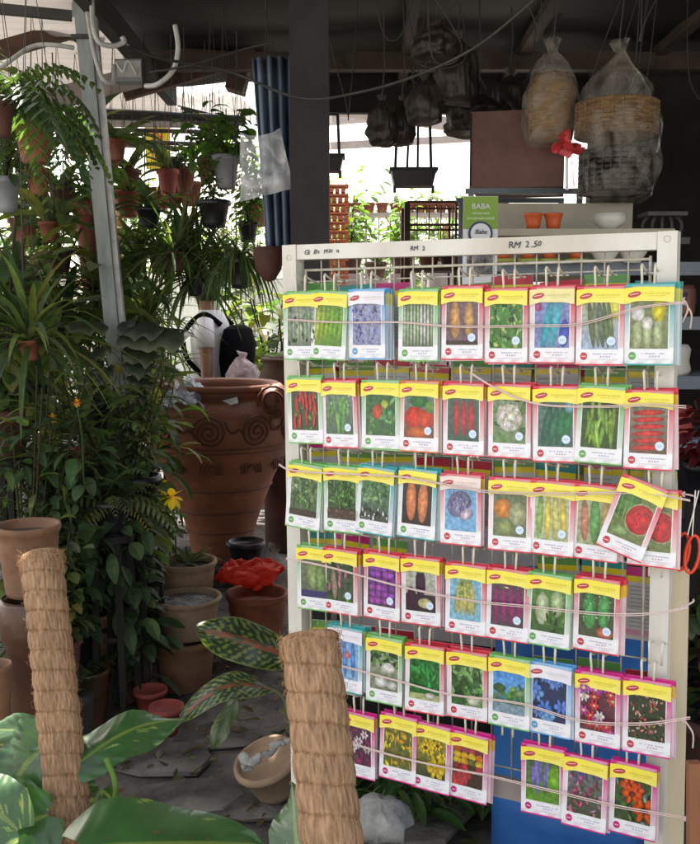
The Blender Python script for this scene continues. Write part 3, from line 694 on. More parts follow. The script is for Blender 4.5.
XS = [(116, 150, 4.4, 'orchid', 1.0, 'tall light green orchid pot just right of the grey post top'), (176, 262, 4.0, 'drac', .6, 'pot of thin arching leaves above the person'), (138, 262, 4.6, 'strap', .9, 'pot of broad arching straps right of the grey post'), (50, 232, 4.0, 'orchid', 1.3, 'orchid pot hanging left of the red clay pot'), (98, 300, 4.4, 'drac', .8, 'thin leaved pot behind the lower grey post'), (70, 330, 4.2, 'strap', .9, 'low pot of broad straps left of the ruffled fern'), (30, 350, 3.3, 'drac', .8, 'thin leaved pot at lower left under the big ferns'), (150, 330, 4.4, 'drac', .7, 'thin leaved pot behind the ruffled fern'), (248, 232, 4.8, 'palebush', .6, 'small pale leafed pot left of the clay bowl')]
for k, (px, py, Y, kk, sc_, lab) in enumerate(XS): hang_plant(px, py, Y, 22, 20, kk, sc_, ['terracotta', 'terradark', 'blackplastic'][k % 3], lab)
# half globe clay pot
t = empty('clay_bowl', at(269, 282, 3.5), label='brown half globe clay bowl hanging left of the rack', cat='hanging bowl'); r = S(31, 3.5) / 2; h = S(34, 3.5)
b = MB(); b.lathe([(0, 0), (r * .4, h * .06), (r * .8, h * .35), (r * .98, h * .75), (r, h), (r * .92, h), (r * .85, h * .7), (0, h * .2)], 30); b.build('bowl', M['terradark'], t, smooth=True); drag_hangers(t, r * .95, h, .95)
# more clay pots stacked in the rack (no plants)
for k, (px, py, w, m_) in enumerate([(125, 200, 26, 'terrared'), (172, 196, 24, 'terrared'), (190, 194, 24, 'terracotta'), (158, 200, 20, 'terracotta')]):
    t = at(px, py, 5.8); b = MB(); b.lathe(pot_prof(S(w, 5.8) / 2, .14), 20)
    for s in (-1, 1): b.tube([(s * S(w, 5.8) / 2, 0, .13), (0, 0, .5)], .002, 4)
    tag(b.build('clay_pot', M[m_], loc=t - V((0, 0, .07)), smooth=True), ['empty red clay pot right of the grey post, lower tier', 'empty red clay pot of the lower tier below the banner', 'empty orange clay pot of the lower tier, rightmost', 'empty orange clay pot between two red ones'][k], 'clay pot', 'empty hanging clay pots')
# yellow banner
t = empty('banner', at(158, 145, 8.0), label='narrow yellow banner with red lettering far behind the pots', cat='banner')
b = MB(); b.box(0, 0, 0, S(24, 8), .01, S(46, 8)); b.build('cloth', M['yellow'], t)
for k, ch in enumerate('N8'): text_mesh(ch, .12, M['redcloth'], t, (0, -.012, .08 - .16 * k), (R(90), 0, 0), 'lettering')
# far row of terracotta pots on a wire bench (seen above the rack)
t = empty('hanging_bench', (at(420, 215, 9).x, 9, at(420, 214, 9).z), label='long thin shelf carrying the far row of terracotta pots', cat='shelf')
b = MB(); b.box(0, 0, -.012, 3.3, .3, .02)
for x in (-1.55, -.5, .55, 1.55): b.tube([(x, 0, 0), (x, 0, -t.location.z)], .012, 6)
b.build('board', M['palebeam'], t)
for k, px in enumerate((356, 369, 382, 396, 409, 420, 430, 441, 452, 463, 474, 345)):
    p = at(px, 214, 9); kk = ['palebush', 'orchid', 'spider'][k % 3]; tt = empty('potted_plant', (p.x, 9, p.z), label=['small terracotta pot with pale leaves', 'small terracotta pot with strap leaves', 'small terracotta pot with a tuft of grass'][k % 3] + ' in the far bright row above the rack', cat='potted plant', group='far row of terracotta pots ' + ['with pale leaves', 'with strap leaves', 'with grass'][k % 3])
    b = MB(); b.lathe(pot_prof(.056, .10), 16); b.build('pot', M['terracotta'], tt, smooth=True); foliage(tt, kk, KINDS[kk], .25, .09)
# far small trees/bushes over the rack
for k, (px, Y, s, kk, lab) in enumerate([(358, 8, 1.3, 'palebush', 'pale green bush seen above the left packets'), (400, 9.5, 1.5, 'bush', 'green bush seen behind the middle of the top rail'), (315, 7.5, 1.1, 'palebush', 'pale bush beside the dark column, behind the top rail'), (425, 8.6, 1.2, 'palebush', 'pale bush left of the metal rack'), (285, 6.6, 1.3, 'palebush', 'bright leafy bush just left of the rack under the clay bowl'), (272, 8, 1.6, 'broad', 'broad leaved bush behind the clay bowl'), (380, 12, 1.6, 'broad', 'far broad leaved bush above the lavender packet')]):
    p = at(px, 300, Y); t = empty('potted_bush', (p.x, Y, 0), label=lab, cat='bush')
    b = MB(); b.lathe(pot_prof(.16, .3), 20); b.build('pot', M['terradark'], t, smooth=True)
    for q, z in enumerate((.3, .75)): foliage(t, kk, KINDS[kk], s * 1.15, z)
    b = MB(); b.tube([(0, 0, .25), (.02, 0, .8)], .015); b.build('stem', M['woodstick'], t)
for k, (px, Y, h, lab) in enumerate([(345, 17, 4.2, 'far feathery tree beside the dark column, washed in light'), (395, 18, 3.4, 'far low tree behind the row of terracotta pots'), (445, 17.5, 4.0, 'far tree behind the thin metal rack'), (120, 17, 4.4, 'far tree behind the yellow banner'), (40, 17, 4.0, 'far tree at the left edge'), (225, 18, 4.0, 'far tree behind the pale grey pot')]):
    p = at(px, 300, Y); t = empty('far_tree', (p.x, Y, 0), label=lab, cat='tree', group='far trees'); b = MB(); b.tube(bez([(0, 0, 0), (.1, 0, h * .4), (0, 0, h * .75)]), .07, 8); b.build('trunk', M['woodstick'], t)
    if 'far' not in leafmeshes: o_ = f_bush(700, 1.2, .22, .1, [(.14, .22, .08), (.10, .17, .06), (.18, .24, .10)], 2.6, 16).build('crown', M['leaf']); leafmeshes['far'] = [o_.data]; bpy.data.objects.remove(o_)
    foliage(t, 'far', None, ru(.85, 1.1), h * .3, name='crown')
for k, (a0, a1, Y, w_) in enumerate([((330, 108), (478, 128), 8.5, .10), ((330, 146), (478, 138), 10, .07), ((330, 120), (430, 112), 12, .12)]):
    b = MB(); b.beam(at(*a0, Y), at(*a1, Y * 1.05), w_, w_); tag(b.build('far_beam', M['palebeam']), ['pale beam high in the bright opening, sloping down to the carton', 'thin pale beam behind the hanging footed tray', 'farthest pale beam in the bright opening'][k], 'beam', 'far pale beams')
t = empty('mesh_fence', (at(405, 300, 13).x, 13, 0), label='thin wire mesh fence across the bright opening', cat='fence'); b = MB()
for k in range(34): b.tube([(-2.6 + .16 * k, 0, 0), (-2.6 + .16 * k, 0, 2.9)], .006, 4)
for k in range(14): b.tube([(-2.6, 0, .2 * k + .1), (2.7, 0, .2 * k + .1)], .005, 4)
b.build('mesh', M['darkmetal'], t)
for k, (px, Y, py, kk, lab) in enumerate([(350, 7.5, 262, 'palebush', 'pale leafy pot plant behind the left end of the top rail'), (376, 8.5, 268, 'orchid', 'strap leaved pot plant behind the top rail'), (402, 7.8, 262, 'palebush', 'second pale leafy pot plant behind the top rail'), (440, 8.2, 250, 'spider', 'grassy pot plant behind the price writing')]):
    p = at(px, py + 12, Y); t = empty('potted_plant', (p.x, Y, 0), label=lab, cat='potted plant'); b = MB(); b.lathe([(0, 0), (.11, 0), (.11, p.z), (0, p.z)], 12); b.build('pedestal', M['palebeam'], t); b = MB(); b.lathe(pot_prof(.1, .16), 18, (0, 0, p.z)); b.build('pot', M['terradark'], t, smooth=True); foliage(t, kk, KINDS[kk], .9, p.z + .14)
# metal display rack with clay ware
t = empty('metal_rack', (at(455, 300, 5.2).x, 5.2, 0), label='thin metal rack with wire bars seen over the top rail', cat='rack'); w = S(96, 5.2)
b = MB(); zt = at(455, 202, 5.2).z
for x in (-w / 2, w / 2, 0):
    for y in (0, .35): b.beam((x, y, 0), (x, y, zt), .03 if x else .012, .03 if x else .012)
for z in (zt, zt - .12, zt - .27, zt - .35, zt - .75, zt - 1.2): b.beam((-w / 2, 0, z), (w / 2, 0, z), .012, .012); b.beam((-w / 2, .35, z), (w / 2, .35, z), .012, .012)
for k in range(9): b.beam((-w / 2 + w * k / 8, .17, zt - .27), (-w / 2 + w * k / 8, .17, zt), .006, .006)
for z in (zt - .36, zt - .76, zt - 1.21): b.box(0, .17, z, w, .35, .01)
b.build('frame', M['beam'], t)
q = t.location
for k, (dx, r, h, m_, lab, zz) in enumerate([(-.13, .06, .09, 'terradark', 'dark clay pot at the left of the metal rack', -.355), (.02, .1, .10, 'greysack', 'grey basket in the metal rack above the price', -.355), (.18, .06, .12, 'terrared', 'red clay pot at the right of the metal rack', -.355), (-.12, .08, .3, 'terrared', 'tall red clay pot low in the metal rack', -.755), (.14, .09, .22, 'terradark', 'dark clay pot on the lower shelf of the metal rack', -.755), (0, .12, .2, 'greysack', 'grey basket on the bottom shelf of the metal rack', -1.205)]):
    b = MB(); b.lathe(pot_prof(r, h), 20)
    if k == 1: b.tube(bez([(-.05, 0, h), (0, 0, h + .1), (.05, 0, h)]), .004)
    tag(b.build('clay_pot' if k % 2 == 0 or k == 3 else 'basket', M[m_], loc=(q.x + dx, 5.37, zt + zz), smooth=True), lab, 'pot' if k in (0, 2, 3, 4) else 'basket')

# floor plants and masses at the left
FP_ = [ # px of base, distance, scale, kind, label
 (12, 3.3, .85, 'talllance', 'tall lance leaved plant at the left edge'),
 (100, 4.1, .9, 'talllance', 'tall lance leaved plant behind the lower grey post'),
 (62, 4.2, .95, 'tallbroad', 'tall broad leaved plant left of the grey post'),
 (122, 4.5, .9, 'tallbroad', 'tall broad leaved plant between the post and the big urn'),
 (36, 4.9, 1.05, 'canebig', 'farther cane clump at the left'),
 (98, 5.6, 1.0, 'tallbroad', 'far broad leaved plant behind the grey post'),
 (-4, 5.8, 1.1, 'tallbroad', 'far broad leaved plant at the left edge'),
 (146, 5.9, .9, 'canebig', 'cane clump left of the person'),
 (20, 7.0, 1.2, 'canebig', 'distant tall clump at far left'),
 (80, 7.4, 1.1, 'tallbroad', 'distant broad leaved clump behind the post'),
 (140, 7.8, 1.0, 'canebig', 'distant tall clump left of the person'),
 (228, 9.4, .95, 'canebig', 'distant clump behind the person'),
]
for k, (px, Y, s, kk, lab) in enumerate(FP_):
    p = at(px, 300, Y); t = empty('tall_plant', (p.x, Y, 0), label=lab, cat='plant', group='tall plants at the left')
    b = MB(); b.lathe(pot_prof(.11, .24), 20); b.build('pot', M['terradark'] if k % 4 == 3 else M['blackplastic'], t, smooth=True)
    b = MB(); b.lathe([(.098, .205), (0, .21)], 14); b.build('soil', M['soil'], t)
    foliage(t, kk, KINDS[kk], s, .2)
# leafy shrubs lower left
SH = [
 (131, 686, 3.55, .145, .13, 'bushleafy', 1.45, 'terradark', 'leafy shrub in a small red brown pot between the coir poles'),
 (72, 640, 3.4, .2, .16, 'bushleafy', 1.3, 'blackplastic', 'dense leafy shrub in a black pot behind the left coir pole'),
 (130, 560, 3.6, .2, .16, 'bush', 1.5, 'blackplastic', 'loose leafy shrub behind the red brown pot'),
 (188, 562, 4.0, .2, .1, 'orchid', .6, 'terradark', 'thin leaved plant in a dark pot before the big urn'),
 (5, 430, 3.5, .2, .18, 'bush', 1.5, 'terradark', 'small leaved shrub at the left edge above the big brown pot'),
 (112, 505, 3.4, .14, .12, 'fern', .75, 'blackplastic', 'feathery fern under the grey post'),
 (134, 500, 3.6, .2, .2, 'bushfine', .8, 'blackplastic', 'fine leaved shrub left of the big urn'),
 (30, 400, 4.2, .2, .2, 'broad', 1.2, 'blackplastic', 'broad leaved plant behind the black barrel'),
 (100, 420, 4.0, .2, .2, 'broad', 1.1, 'blackplastic', 'broad leaved plant behind the fine shrub'),
]
for k, (px, py, Y, w, h, kk, s, pm, lab) in enumerate(SH):
    p = at(px, py, Y); z = max(0.02, p.z - .1); t = empty('potted_shrub', (p.x, Y, z), label=lab, cat='shrub', group='leafy shrubs at lower left')
    b = MB(); b.lathe(pot_prof(w / 2, h), 22); b.build('pot', M[pm], t, smooth=True)
    b = MB(); b.lathe([(w * .42, h * .87), (0, h * .88)], 14); b.build('soil', M['soil'], t)
    foliage(t, kk, KINDS[kk], s, h * .85)
    if z > .15:
        b = MB(); b.lathe([(0, z - .03), (w * .55, z - .03), (w * .56, z - .005), (0, z - .005)], 18)
        for q_ in range(4): b.beam((w * .42 * cos(q_ * 1.57 + .5), w * .42 * sin(q_ * 1.57 + .5), z - .03), (w * .6 * cos(q_ * 1.57 + .5), w * .6 * sin(q_ * 1.57 + .5), 0), .022, .022)
        b.lathe([(w * .48, z * .45), (w * .5, z * .45 + .01), (w * .48, z * .45 + .02)], 18)
        o = tag(b.build('plant_stand', M['darkwood'], loc=(p.x, Y, .0)), 'stool under the ' + lab, 'stool', 'plant stools')
# staghorn fern shields on the post
def wavy_frond(t, base, tip, w, arch, seed):
    A, B = V(base), V(tip); ax = (B - A); L = ax.length; ax.normalize(); N = (V((.1, -.45, 1)) - ax * V((.1, -.45, 1)).dot(ax)).normalized(); side = ax.cross(N)
    b = MB(); vs = []; cs = []; fs = []; seg, nw = 30, 12
    for i in range(seg + 1):
        tt = i / seg; ww = w * (.45 + .55 * sin(pi * min(1, tt * .9 + .05))) * max(.02, 1 - max(0, (tt - .72) / .28) ** 2) ** .5 * (1 + .10 * sin(tt * 23 + seed))
        P = A + ax * L * tt + V((0, 0, 1)) * L * arch * sin(pi * tt * .8)
        for j in range(nw + 1):
            s_ = j / nw * 2 - 1; ruf = (.010 * abs(s_) ** 2.2 * sin(tt * 17 + s_ * 2 + seed) - .22 * ww * s_ * s_)
            vs.append(P + side * s_ * ww / 2 + V((0, 0, ruf))); e = max(abs(s_), tt ** 3) ** 5
            cs.append(tuple((.040, .050, .036)[q] * (1 - e) + (.17, .18, .15)[q] * e for q in range(3)))
    for i in range(seg):
        for j in range(nw): a = i * (nw + 1) + j; fs.append((a, a + 1, a + nw + 2, a + nw + 1))
    b.add(vs, fs, cs); return b.build('frond', M['leaf'], t, smooth=True)
q = at(118, 345, 3.7); t = empty('staghorn_fern', q, label='grey green ruffled fern shelves clinging to the grey post', cat='fern')
for k, (x0, y0, x1, y1, w, ar) in enumerate([(122, 322, 163, 334, .13, .10), (120, 334, 194, 342, .17, .12), (124, 348, 162, 358, .11, .05), (126, 362, 160, 372, .10, .05), (128, 376, 156, 386, .065, .04), (130, 392, 150, 400, .05, .02), (108, 326, 66, 330, .09, .15), (110, 345, 84, 362, .07, .1), (118, 330, 138, 318, .09, .1), (112, 365, 96, 384, .06, .05)]):
    wavy_frond(t, at(x0, y0, 3.66) - q, at(x1, y1, 3.60 + .02 * (k % 3)) - q, w * 1.1, ar, k * 1.7)
b = MB()
for k in range(26):
    x = ru(-.03, .10); z = ru(-.25, .0); b.cur = (.1, .09, .07); b.tube(bez([(x, -.03, z), (x + ru(-.03, .03), -.05, z - .12), (x + ru(-.04, .04), -.03, z - ru(.2, .5))], 4), .0018, 4)
b.build('roots', M['rootstuff'], t)

# ------------------------------------------------------------------ big pots
def relief_spiral(b, R_, z, a0, r0, turns, rev=1, urnr=None):
    pts = []
    for k in range(int(turns * 14)):
        u = k / 14 * 2 * pi; rr = r0 * (1 - k / (turns * 14)) + .006; a = a0 + rev * rr * cos(u) / R_; zz = z + rr * sin(u); R2 = urnr(zz) + .004
        pts.append((R2 * cos(a), R2 * sin(a), zz))
    b.tube(pts, .008, 5)
def interp(prof, z):
    for i in range(len(prof) - 1):
        if prof[i][1] <= z <= prof[i + 1][1]:
            u = (z - prof[i][1]) / (prof[i + 1][1] - prof[i][1] + 1e-9); return prof[i][0] * (1 - u) + prof[i + 1][0] * u
    return prof[-1][0]
p = at(222, 560, 5.3); UR = .355
urn = empty('clay_urn', (p.x, 5.3, 0), label='very large rust brown clay urn carved with scrolls and bands', cat='urn')
up = [(0, .12), (.16, .12), (.17, .16), (.20, .32), (.285, .55), (.365, .72), (.410, .82), (.425, .90), (.418, .97), (.37, 1.03), (.325, 1.06), (.315, 1.09)]
b = MB(); prof = bez([(r, 0, z) for r, z in up], 6); prof = [(q.x, q.z) for q in prof]
b.lathe(prof, 64, jit=.015); b.build('body', M['urn'], urn, smooth=True)
b = MB(); b.lathe([(.315, 1.085), (.335, 1.09), (.345, 1.105), (.33, 1.125), (.29, 1.115), (.28, 1.09), (.27, .8), (0, .75)], 64); b.build('rim', M['urn'], urn, smooth=True)
b = MB(); ur = lambda z: interp(up, z)
for z in (.80, .775, .55, .42, .30): b.lathe([(ur(z) + .0, z - .006), (ur(z) + .008, z), (ur(z) + .0, z + .006)], 64)
for k in range(9):
    a0 = -pi / 2 + (k - 4) * .62
    relief_spiral(b, .41, .89, a0, .085, 3, 1 if k % 2 else -1, ur)
    b.tube([((ur(.95 - .1 * s) + .004) * cos(a0 + .2 + .25 * s), (ur(.95 - .1 * s) + .004) * sin(a0 + .2 + .25 * s), .95 - .1 * s - .03 * sin(s * 6)) for s in [i / 10 for i in range(11)]], .007, 5)
    for m_ in range(3):
        r_ = .03 + .018 * m_; b.tube([((ur(.70) + .005) * cos(a0 + r_ * 2.6 * cos(u)), (ur(.7) + .005) * sin(a0 + r_ * 2.6 * cos(u)), .66 + r_ * 1.5 * sin(u)) for u in [pi * i / 8 for i in range(9)]], .006, 5)
b.build('carving', M['clayrough'], urn, smooth=True)
for sx, az in ((-1, -2.6), (1, -.55)):
    b = MB(); b.lathe([(0, -.09), (.06, -.08), (.085, -.03), (.08, .03), (.06, .07), (.03, .095), (0, .1)], 22, jit=.35, seed=sx); o = b.build('lug', M['urn'], urn, smooth=True); crumple(o, .03, 14, sx)
    o.location = (.38 * cos(az), .38 * sin(az), 1.04)
    b = MB()
    for q in range(3): b.tube([(.03 * (q + 1) * cos(u) * .9, -.075 - .004 * q, .028 * (q + 1) * sin(u)) for u in [2 * pi * i / 14 for i in range(13)]], .007, 5)
    o2 = b.build('lug_scroll', M['clayrough'], o, smooth=True)
b = MB(); b.box(0, 0, .07, .5, .5, .1); tag(b.build('brick_plinth', M['rootstuff'], loc=(p.x, 5.3, .0)), 'dark brick plinth under the large carved urn', 'plinth')
b = MB(); b.box(0, 0, 0, S(16, 5), .004, S(7, 5), Euler((-.6, -.25, 0)).to_matrix()); q = at(230, 402, 4.96)
tag(b.build('paper_tag', M['white'], loc=q), 'small white paper tag on the rim of the large urn', 'tag')
# plastic sheet crumpled on the urn
b = MB(); vs = []; fs = []
q = at(187, 392, 5.1); n = 22
for i in range(n + 1):
    for j in range(n + 1):
        s, u = i / n * 2 - 1, j / n * 2 - 1; hh = (1 - s * s) * (1 - u * u)
        vs.append((s * .15, u * .2, .11 * hh + .05 * noise.noise(V((s * 4, u * 4, 0))) - .03 - .05 * abs(s)))
for i in range(n):
    for j in range(n): a = i * (n + 1) + j; fs.append((a, a + 1, a + n + 2, a + n + 1))
b.add(vs, fs); tag(b.build('plastic_sheet', film('bluish_plastic', (.5, .58, .68), .65, .2, 10), loc=q, smooth=True), 'crumpled bluish clear plastic lying on the urn rim', 'plastic sheet')
# second darker urn behind right
p2 = at(288, 300, 5.9); t = empty('clay_urn', (p2.x, 5.9, 0), label='darker carved brown urn behind the large urn, by the rack', cat='urn')
up2 = [(0, .0), (.14, 0), (.16, .3), (.20, .8), (.2, 1.05), (.16, 1.18), (.17, 1.22), (.14, 1.22), (.12, 1.1)]
b = MB(); b.lathe([(q.x, q.z) for q in bez([(r, 0, z) for r, z in up2], 5)], 40, jit=.04); b.build('body', M['terradark'], t, smooth=True)
b = MB(); f2 = lambda z: interp(up2, z)
for k in range(6): relief_spiral(b, .21, .95, -pi / 2 + (k - 3) * .8, .07, 3, 1, f2)
b.build('carving', M['clayrough'], t, smooth=True)

def rimpot(px, pyrim, wpx, Y, hm, m, label, name='clay_pot', fill=None, lip=.03, z=None, taper=.72):
    """wide pot, rim ellipse centre at px, pyrim"""
    c = at(px, pyrim, Y); r = S(wpx, Y) / 2; z0 = c.z - hm
    t = empty(name, (c.x, c.y, z0), label=label, cat='pot')
    b = MB(); h = hm
    b.lathe([(0, 0), (r * taper, 0), (r * (taper + .03), h * .06), (r * .84, h * .5), (r * .9, h * .78), (r * .9, h * .86), (r * .97, h * .9), (r, h * .95), (r * .98, h), (r * .92, h * 1.005), (r * .86, h * .97), (r * .84, h * .8), (0, h * .78)], 40, jit=.012); b.build('pot', M[m], t, smooth=True)
    if fill: b = MB(); b.lathe([(r * .84, h * .86), (r * .4, h * .9), (0, h * .9)], 20, jit=.1); o = b.build('filling', M[fill], t)
    return t
rimpot(28, 524, 66, 2.75, .21, 'brownclay', 'large round brown clay pot at the left edge behind the left coir pole', fill='soil')
b = MB(); c_ = at(28, 524, 2.75); b.lathe(pot_prof(.085, c_.z - .22), 24); tag(b.build('clay_pot', M['glaze'], loc=(c_.x, 2.75, .0), smooth=True), 'dark pot underneath the large round brown pot', 'pot')
rimpot(40, 560, 46, 2.5, .12, 'terracotta', 'low clay dish in front of the large brown pot')
rimpot(-6, 664, 36, 2.4, .18, 'brownclay', 'dark clay pot cut by the left edge beside the coir pole', fill='soil')
rimpot(186, 560, 64, 3.95, .22, 'buffclay', 'buff clay pot with thick rim holding a dark plant', fill='soil')
rimpot(187, 596, 72, 3.7, .16, 'buffclay', 'round buff clay pot filled with gravel and plastic', fill='gravel')
t = rimpot(184, 636, 68, 3.72, .28, 'brownclay', 'dark brown clay pot supporting the gravel filled pot')
rimpot(257, 592, 66, 4.1, .24, 'terracotta', 'terracotta pot holding crumpled red plastic')
# red crumpled plastic
b = MB(); c_ = at(254, 578, 4.1)
b.lathe([(.001 + .135 * sin(pi * q / 30) ** .8, -.05 + .15 * q / 30 * (1 if q < 30 else 1)) for q in range(31)], 70, jit=.3); o = b.build('red_plastic_bag', M['redplastic'], loc=c_ + V((-.01, 0, 0)), smooth=True)
m_ = o.modifiers.new('s', 'SUBSURF'); m_.levels = m_.render_levels = 1
crumple(o, .05, 13, 1); crumple(o, .03, 34, 2); crumple(o, .012, 90, 5); o.scale = (1, .9, .9)
tag(o, 'bright red crumpled plastic bag stuffed in a terracotta pot', 'plastic bag')
# clear bag hanging beside it and black opening
b = MB(); b.lathe(bag_prof(.22, .26), 30, jit=.4); o = b.build('clear_bag', M['clear'], loc=at(275, 600, 4.5), smooth=True); crumple(o, .03, 14)
tag(o, 'clear plastic bag bunched behind the red bag beside the rack', 'plastic bag')
b = MB(); b.lathe(pot_prof(.09, .14), 24); tag(b.build('black_pot', M['blackplastic'], loc=at(246, 568, 4.6), smooth=True), 'black plastic pot behind the red plastic bag', 'pot')
# dark barrel with pale lid at left
t = empty('barrel', (at(52, 500, 3.7).x, 3.7, 0), label='dark barrel with a pale flat lid behind the plants at left', cat='barrel')
zt = at(50, 446, 3.7).z; b = MB(); b.lathe([(0, 0), (.10, 0), (.105, .02), (.11, zt * .4), (.115, zt * .42), (.11, zt * .44), (.11, zt * .76), (.115, zt * .78), (.11, zt * .8), (.108, zt)], 40); b.build('body', M['darkbarrel'], t, smooth=True)
b = MB(); b.lathe([(0, zt + .012), (.106, zt + .010), (.112, zt + .004), (.111, zt - .008)], 40); b.build('lid', M['whitebowl'], t)
# red tin and yellow flowers
b = MB(); b.lathe([(0, 0), (.018, 0), (.02, .035), (.018, .04), (0, .04)], 16); tag(b.build('red_tin', M['terrared'], loc=at(78, 458, 3.5), smooth=True), 'small red tin beside the barrel lid', 'tin')
def flower(px, py, Y, c, label, s=.035):
    t = empty('flower', at(px, py, Y), label=label, cat='flower'); b = MB()
    for k in range(8): leaf(b, (0, 0, 0), V((cos(k * .785), -.35, sin(k * .785))), s * ru(.8, 1.2), s * .6, .4, jitc(c, .15), 4, .3, .1, 0, 'oval')
    b.build('petals', M['leaf'], t); b = MB(); b.cur = (.05, .1, .03); b.tube([(0, 0, 0), (.005, .03, -.12), (0, .05, -.28)], .003, 5); b.build('stem', M['leaf'], t)
flower(172, 497, 3.5, (.8, .55, .02), 'yellow flower before the big urn', .05); flower(166, 488, 3.6, (.8, .5, .02), 'smaller yellow flower just above the other yellow one', .035)
flower(53, 418, 3.3, (.8, .35, .05), 'orange and yellow flower above the barrel lid', .02); flower(77, 402, 3.1, (.75, .3, .03), 'orange bud left of the grey post', .016)
flower(75, 281, 4.8, (.8, .4, .03), 'orange flower in the foliage left of the post', .04); flower(80, 303, 4.7, (.8, .2, .02), 'red orange flower below another on the left', .04)
# black pot stacks in the dark lower left
ks = [(62, 585, 3.8), (140, 610, 4.3), (100, 560, 4.5)]
for k, (px, py, Y) in enumerate(ks):
    p = at(px, py, Y); hh = max(.15, p.z); b = MB(); r = ru(.08, .11); z = 0
    while z < hh: b.lathe([(r * .7, z), (r, z + .12), (r * 1.07, z + .125), (r * 1.07, z + .15), (r * .97, z + .15), (r * .75, z + .03), (0, z + .03)], 22); z += .04
    tag(b.build('nursery_pots', M['blackplastic'], loc=(p.x, Y, .02)), 'stack of nested black nursery pots %s' % ['behind the left coir pole top', 'left of the gravel filled pot', 'in the dark under the ruffled fern'][k], 'pot stack', 'nursery pot stacks')
for k, (px, py, w_, Y, h_, m_) in enumerate([(92, 612, 46, 3.5, .2, 'brownclay'), (86, 668, 50, 3.3, .22, 'glaze'), (60, 640, 44, 3.15, .2, 'terradark'), (120, 640, 40, 3.9, .2, 'glaze')]):
    t = rimpot(px, py, w_, Y, h_, m_, ['brown clay pot in the shade behind the left coir pole, upper one', 'dark glazed pot on the floor between the coir pole and the shrub', 'dark red clay pot touching the left coir pole', 'dark glazed pot just behind the shrub'][k], fill='soil')
    if t.location.z > .06:
        b = MB(); b.lathe([(0, 0), (.10, 0), (.105, t.location.z - .004), (0, t.location.z - .004)], 18); tag(b.build('plinth', M['rootstuff'], loc=(t.location.x, Y, 0)), 'dark plinth raising the ' + ['brown clay pot behind the left coir pole', 'dark glazed pot by the coir pole', 'dark red clay pot by the coir pole', 'dark glazed pot behind the shrub'][k], 'plinth')
    foliage(t, ['bushleafy', 'fern', 'bush', 'bushleafy'][k], KINDS[['bushleafy', 'fern', 'bush', 'bushleafy'][k]], [.9, .55, 1.0, 1.0][k], h_ * .85)
# small red pots on floor
for k, (px, py, Y) in enumerate([(166, 700, 3.25), (150, 690, 3.4)]):
    c_ = at(px, py, Y); b = MB(); b.lathe(pot_prof(.06, .1), 20); tag(b.build('clay_pot', M['terrared'], loc=(c_.x, Y, .03), smooth=True), ['small red pot on the floor by the patterned leaf, right one', 'small red pot on the floor nearer the shrub'][k], 'pot')

# ------------------------------------------------------------------ detailed big leaves
def big_leaf(name, A, B, w, arch, colfn, parent=None, heart=True, seg=84, nw=44, nrm=(0, -.6, .8), wav=.010, fold=.16, bend=0):
    """leaf from base A to tip B, bowed upward by arch (fraction of length), its face turned to nrm"""
    A, B = V(A), V(B); L = (B - A).length; ax = (B - A) / L; N = V(nrm); N = (N - ax * N.dot(ax)).normalized(); side = ax.cross(N).normalized()
    b = MB(); vs = []; cs = []; fs = []
    for i in range(seg + 1):
        t = i / seg
        if heart: ww = w * min(1, (t * 5 + .10)) ** .5 * max(0, cos(pi / 2 * max(0, (t - .3) / .7) ** 1.35)) ** .9
        else: ww = w * max(0, sin(pi * (t * .96 + .02))) ** .62
        P = A + ax * L * t + V((0, 0, 1)) * arch * L * sin(pi * t) - V((0, 0, 1)) * max(0, arch) * .25 * L * t + side * bend * L * sin(pi * t)
        for j in range(nw + 1):
            s_ = j / nw * 2 - 1
            back = -ax * (.16 * w * abs(s_) ** 1.2 * max(0, 1 - t * 2.5)) if heart else V((0, 0, 0))
            rp = .0007 * sin((t * 9 - abs(s_) * 2) * 6) * abs(s_)
            vs.append(P + side * s_ * ww / 2 + N * (fold * abs(s_) * ww * .5 - .10 * ww * s_ * s_ + wav * sin(t * 10 + s_ * 1.6 + w * 40) * abs(s_) ** 1.5 + rp) + back)
            cs.append(colfn(t, s_))
    for i in range(seg):
        for j in range(nw): a = i * (nw + 1) + j; fs.append((a, a + 1, a + nw + 2, a + nw + 1))
    b.add(vs, fs, cs); return b.build(name, M['bigleaf'], parent, smooth=True)
def lerp(a, b, t): return tuple(a[i] * (1 - t) + b[i] * t for i in range(3))
def pothos_col(seed, amt=.25, g=(.028, .085, .02), y=(.20, .26, .05)):
    def f(t, s):
        if abs(s) < .07: return lerp(g, y, .55)
        n = noise.noise(V((s * 2.4 + seed, t * 9 - abs(s) * 5, seed))) + .5 * noise.noise(V((s * 6, t * 22 - abs(s) * 12, seed)))
        v = max(0, min(1, (n - (.5 - amt)) * 9)); vq = abs(((t * 11 - abs(s) * 3.2 + .3 * abs(s) ** 2) % 1) - .5); vein = .22 * max(0, 1 - vq / .10)
        sp = noise.noise(V((s * 9 + seed, t * 20, 3))); blot = .35 * noise.noise(V((s * 3, t * 6, seed + 5)))
        if sp > .62: return (.10, .07, .03)
        g_ = tuple(q * (1 + blot) for q in g); return lerp(lerp(g_, y, v), (.06, .14, .035), vein)
        return lerp(lerp(g, y, v), (.06, .14, .035), vein)
    return f
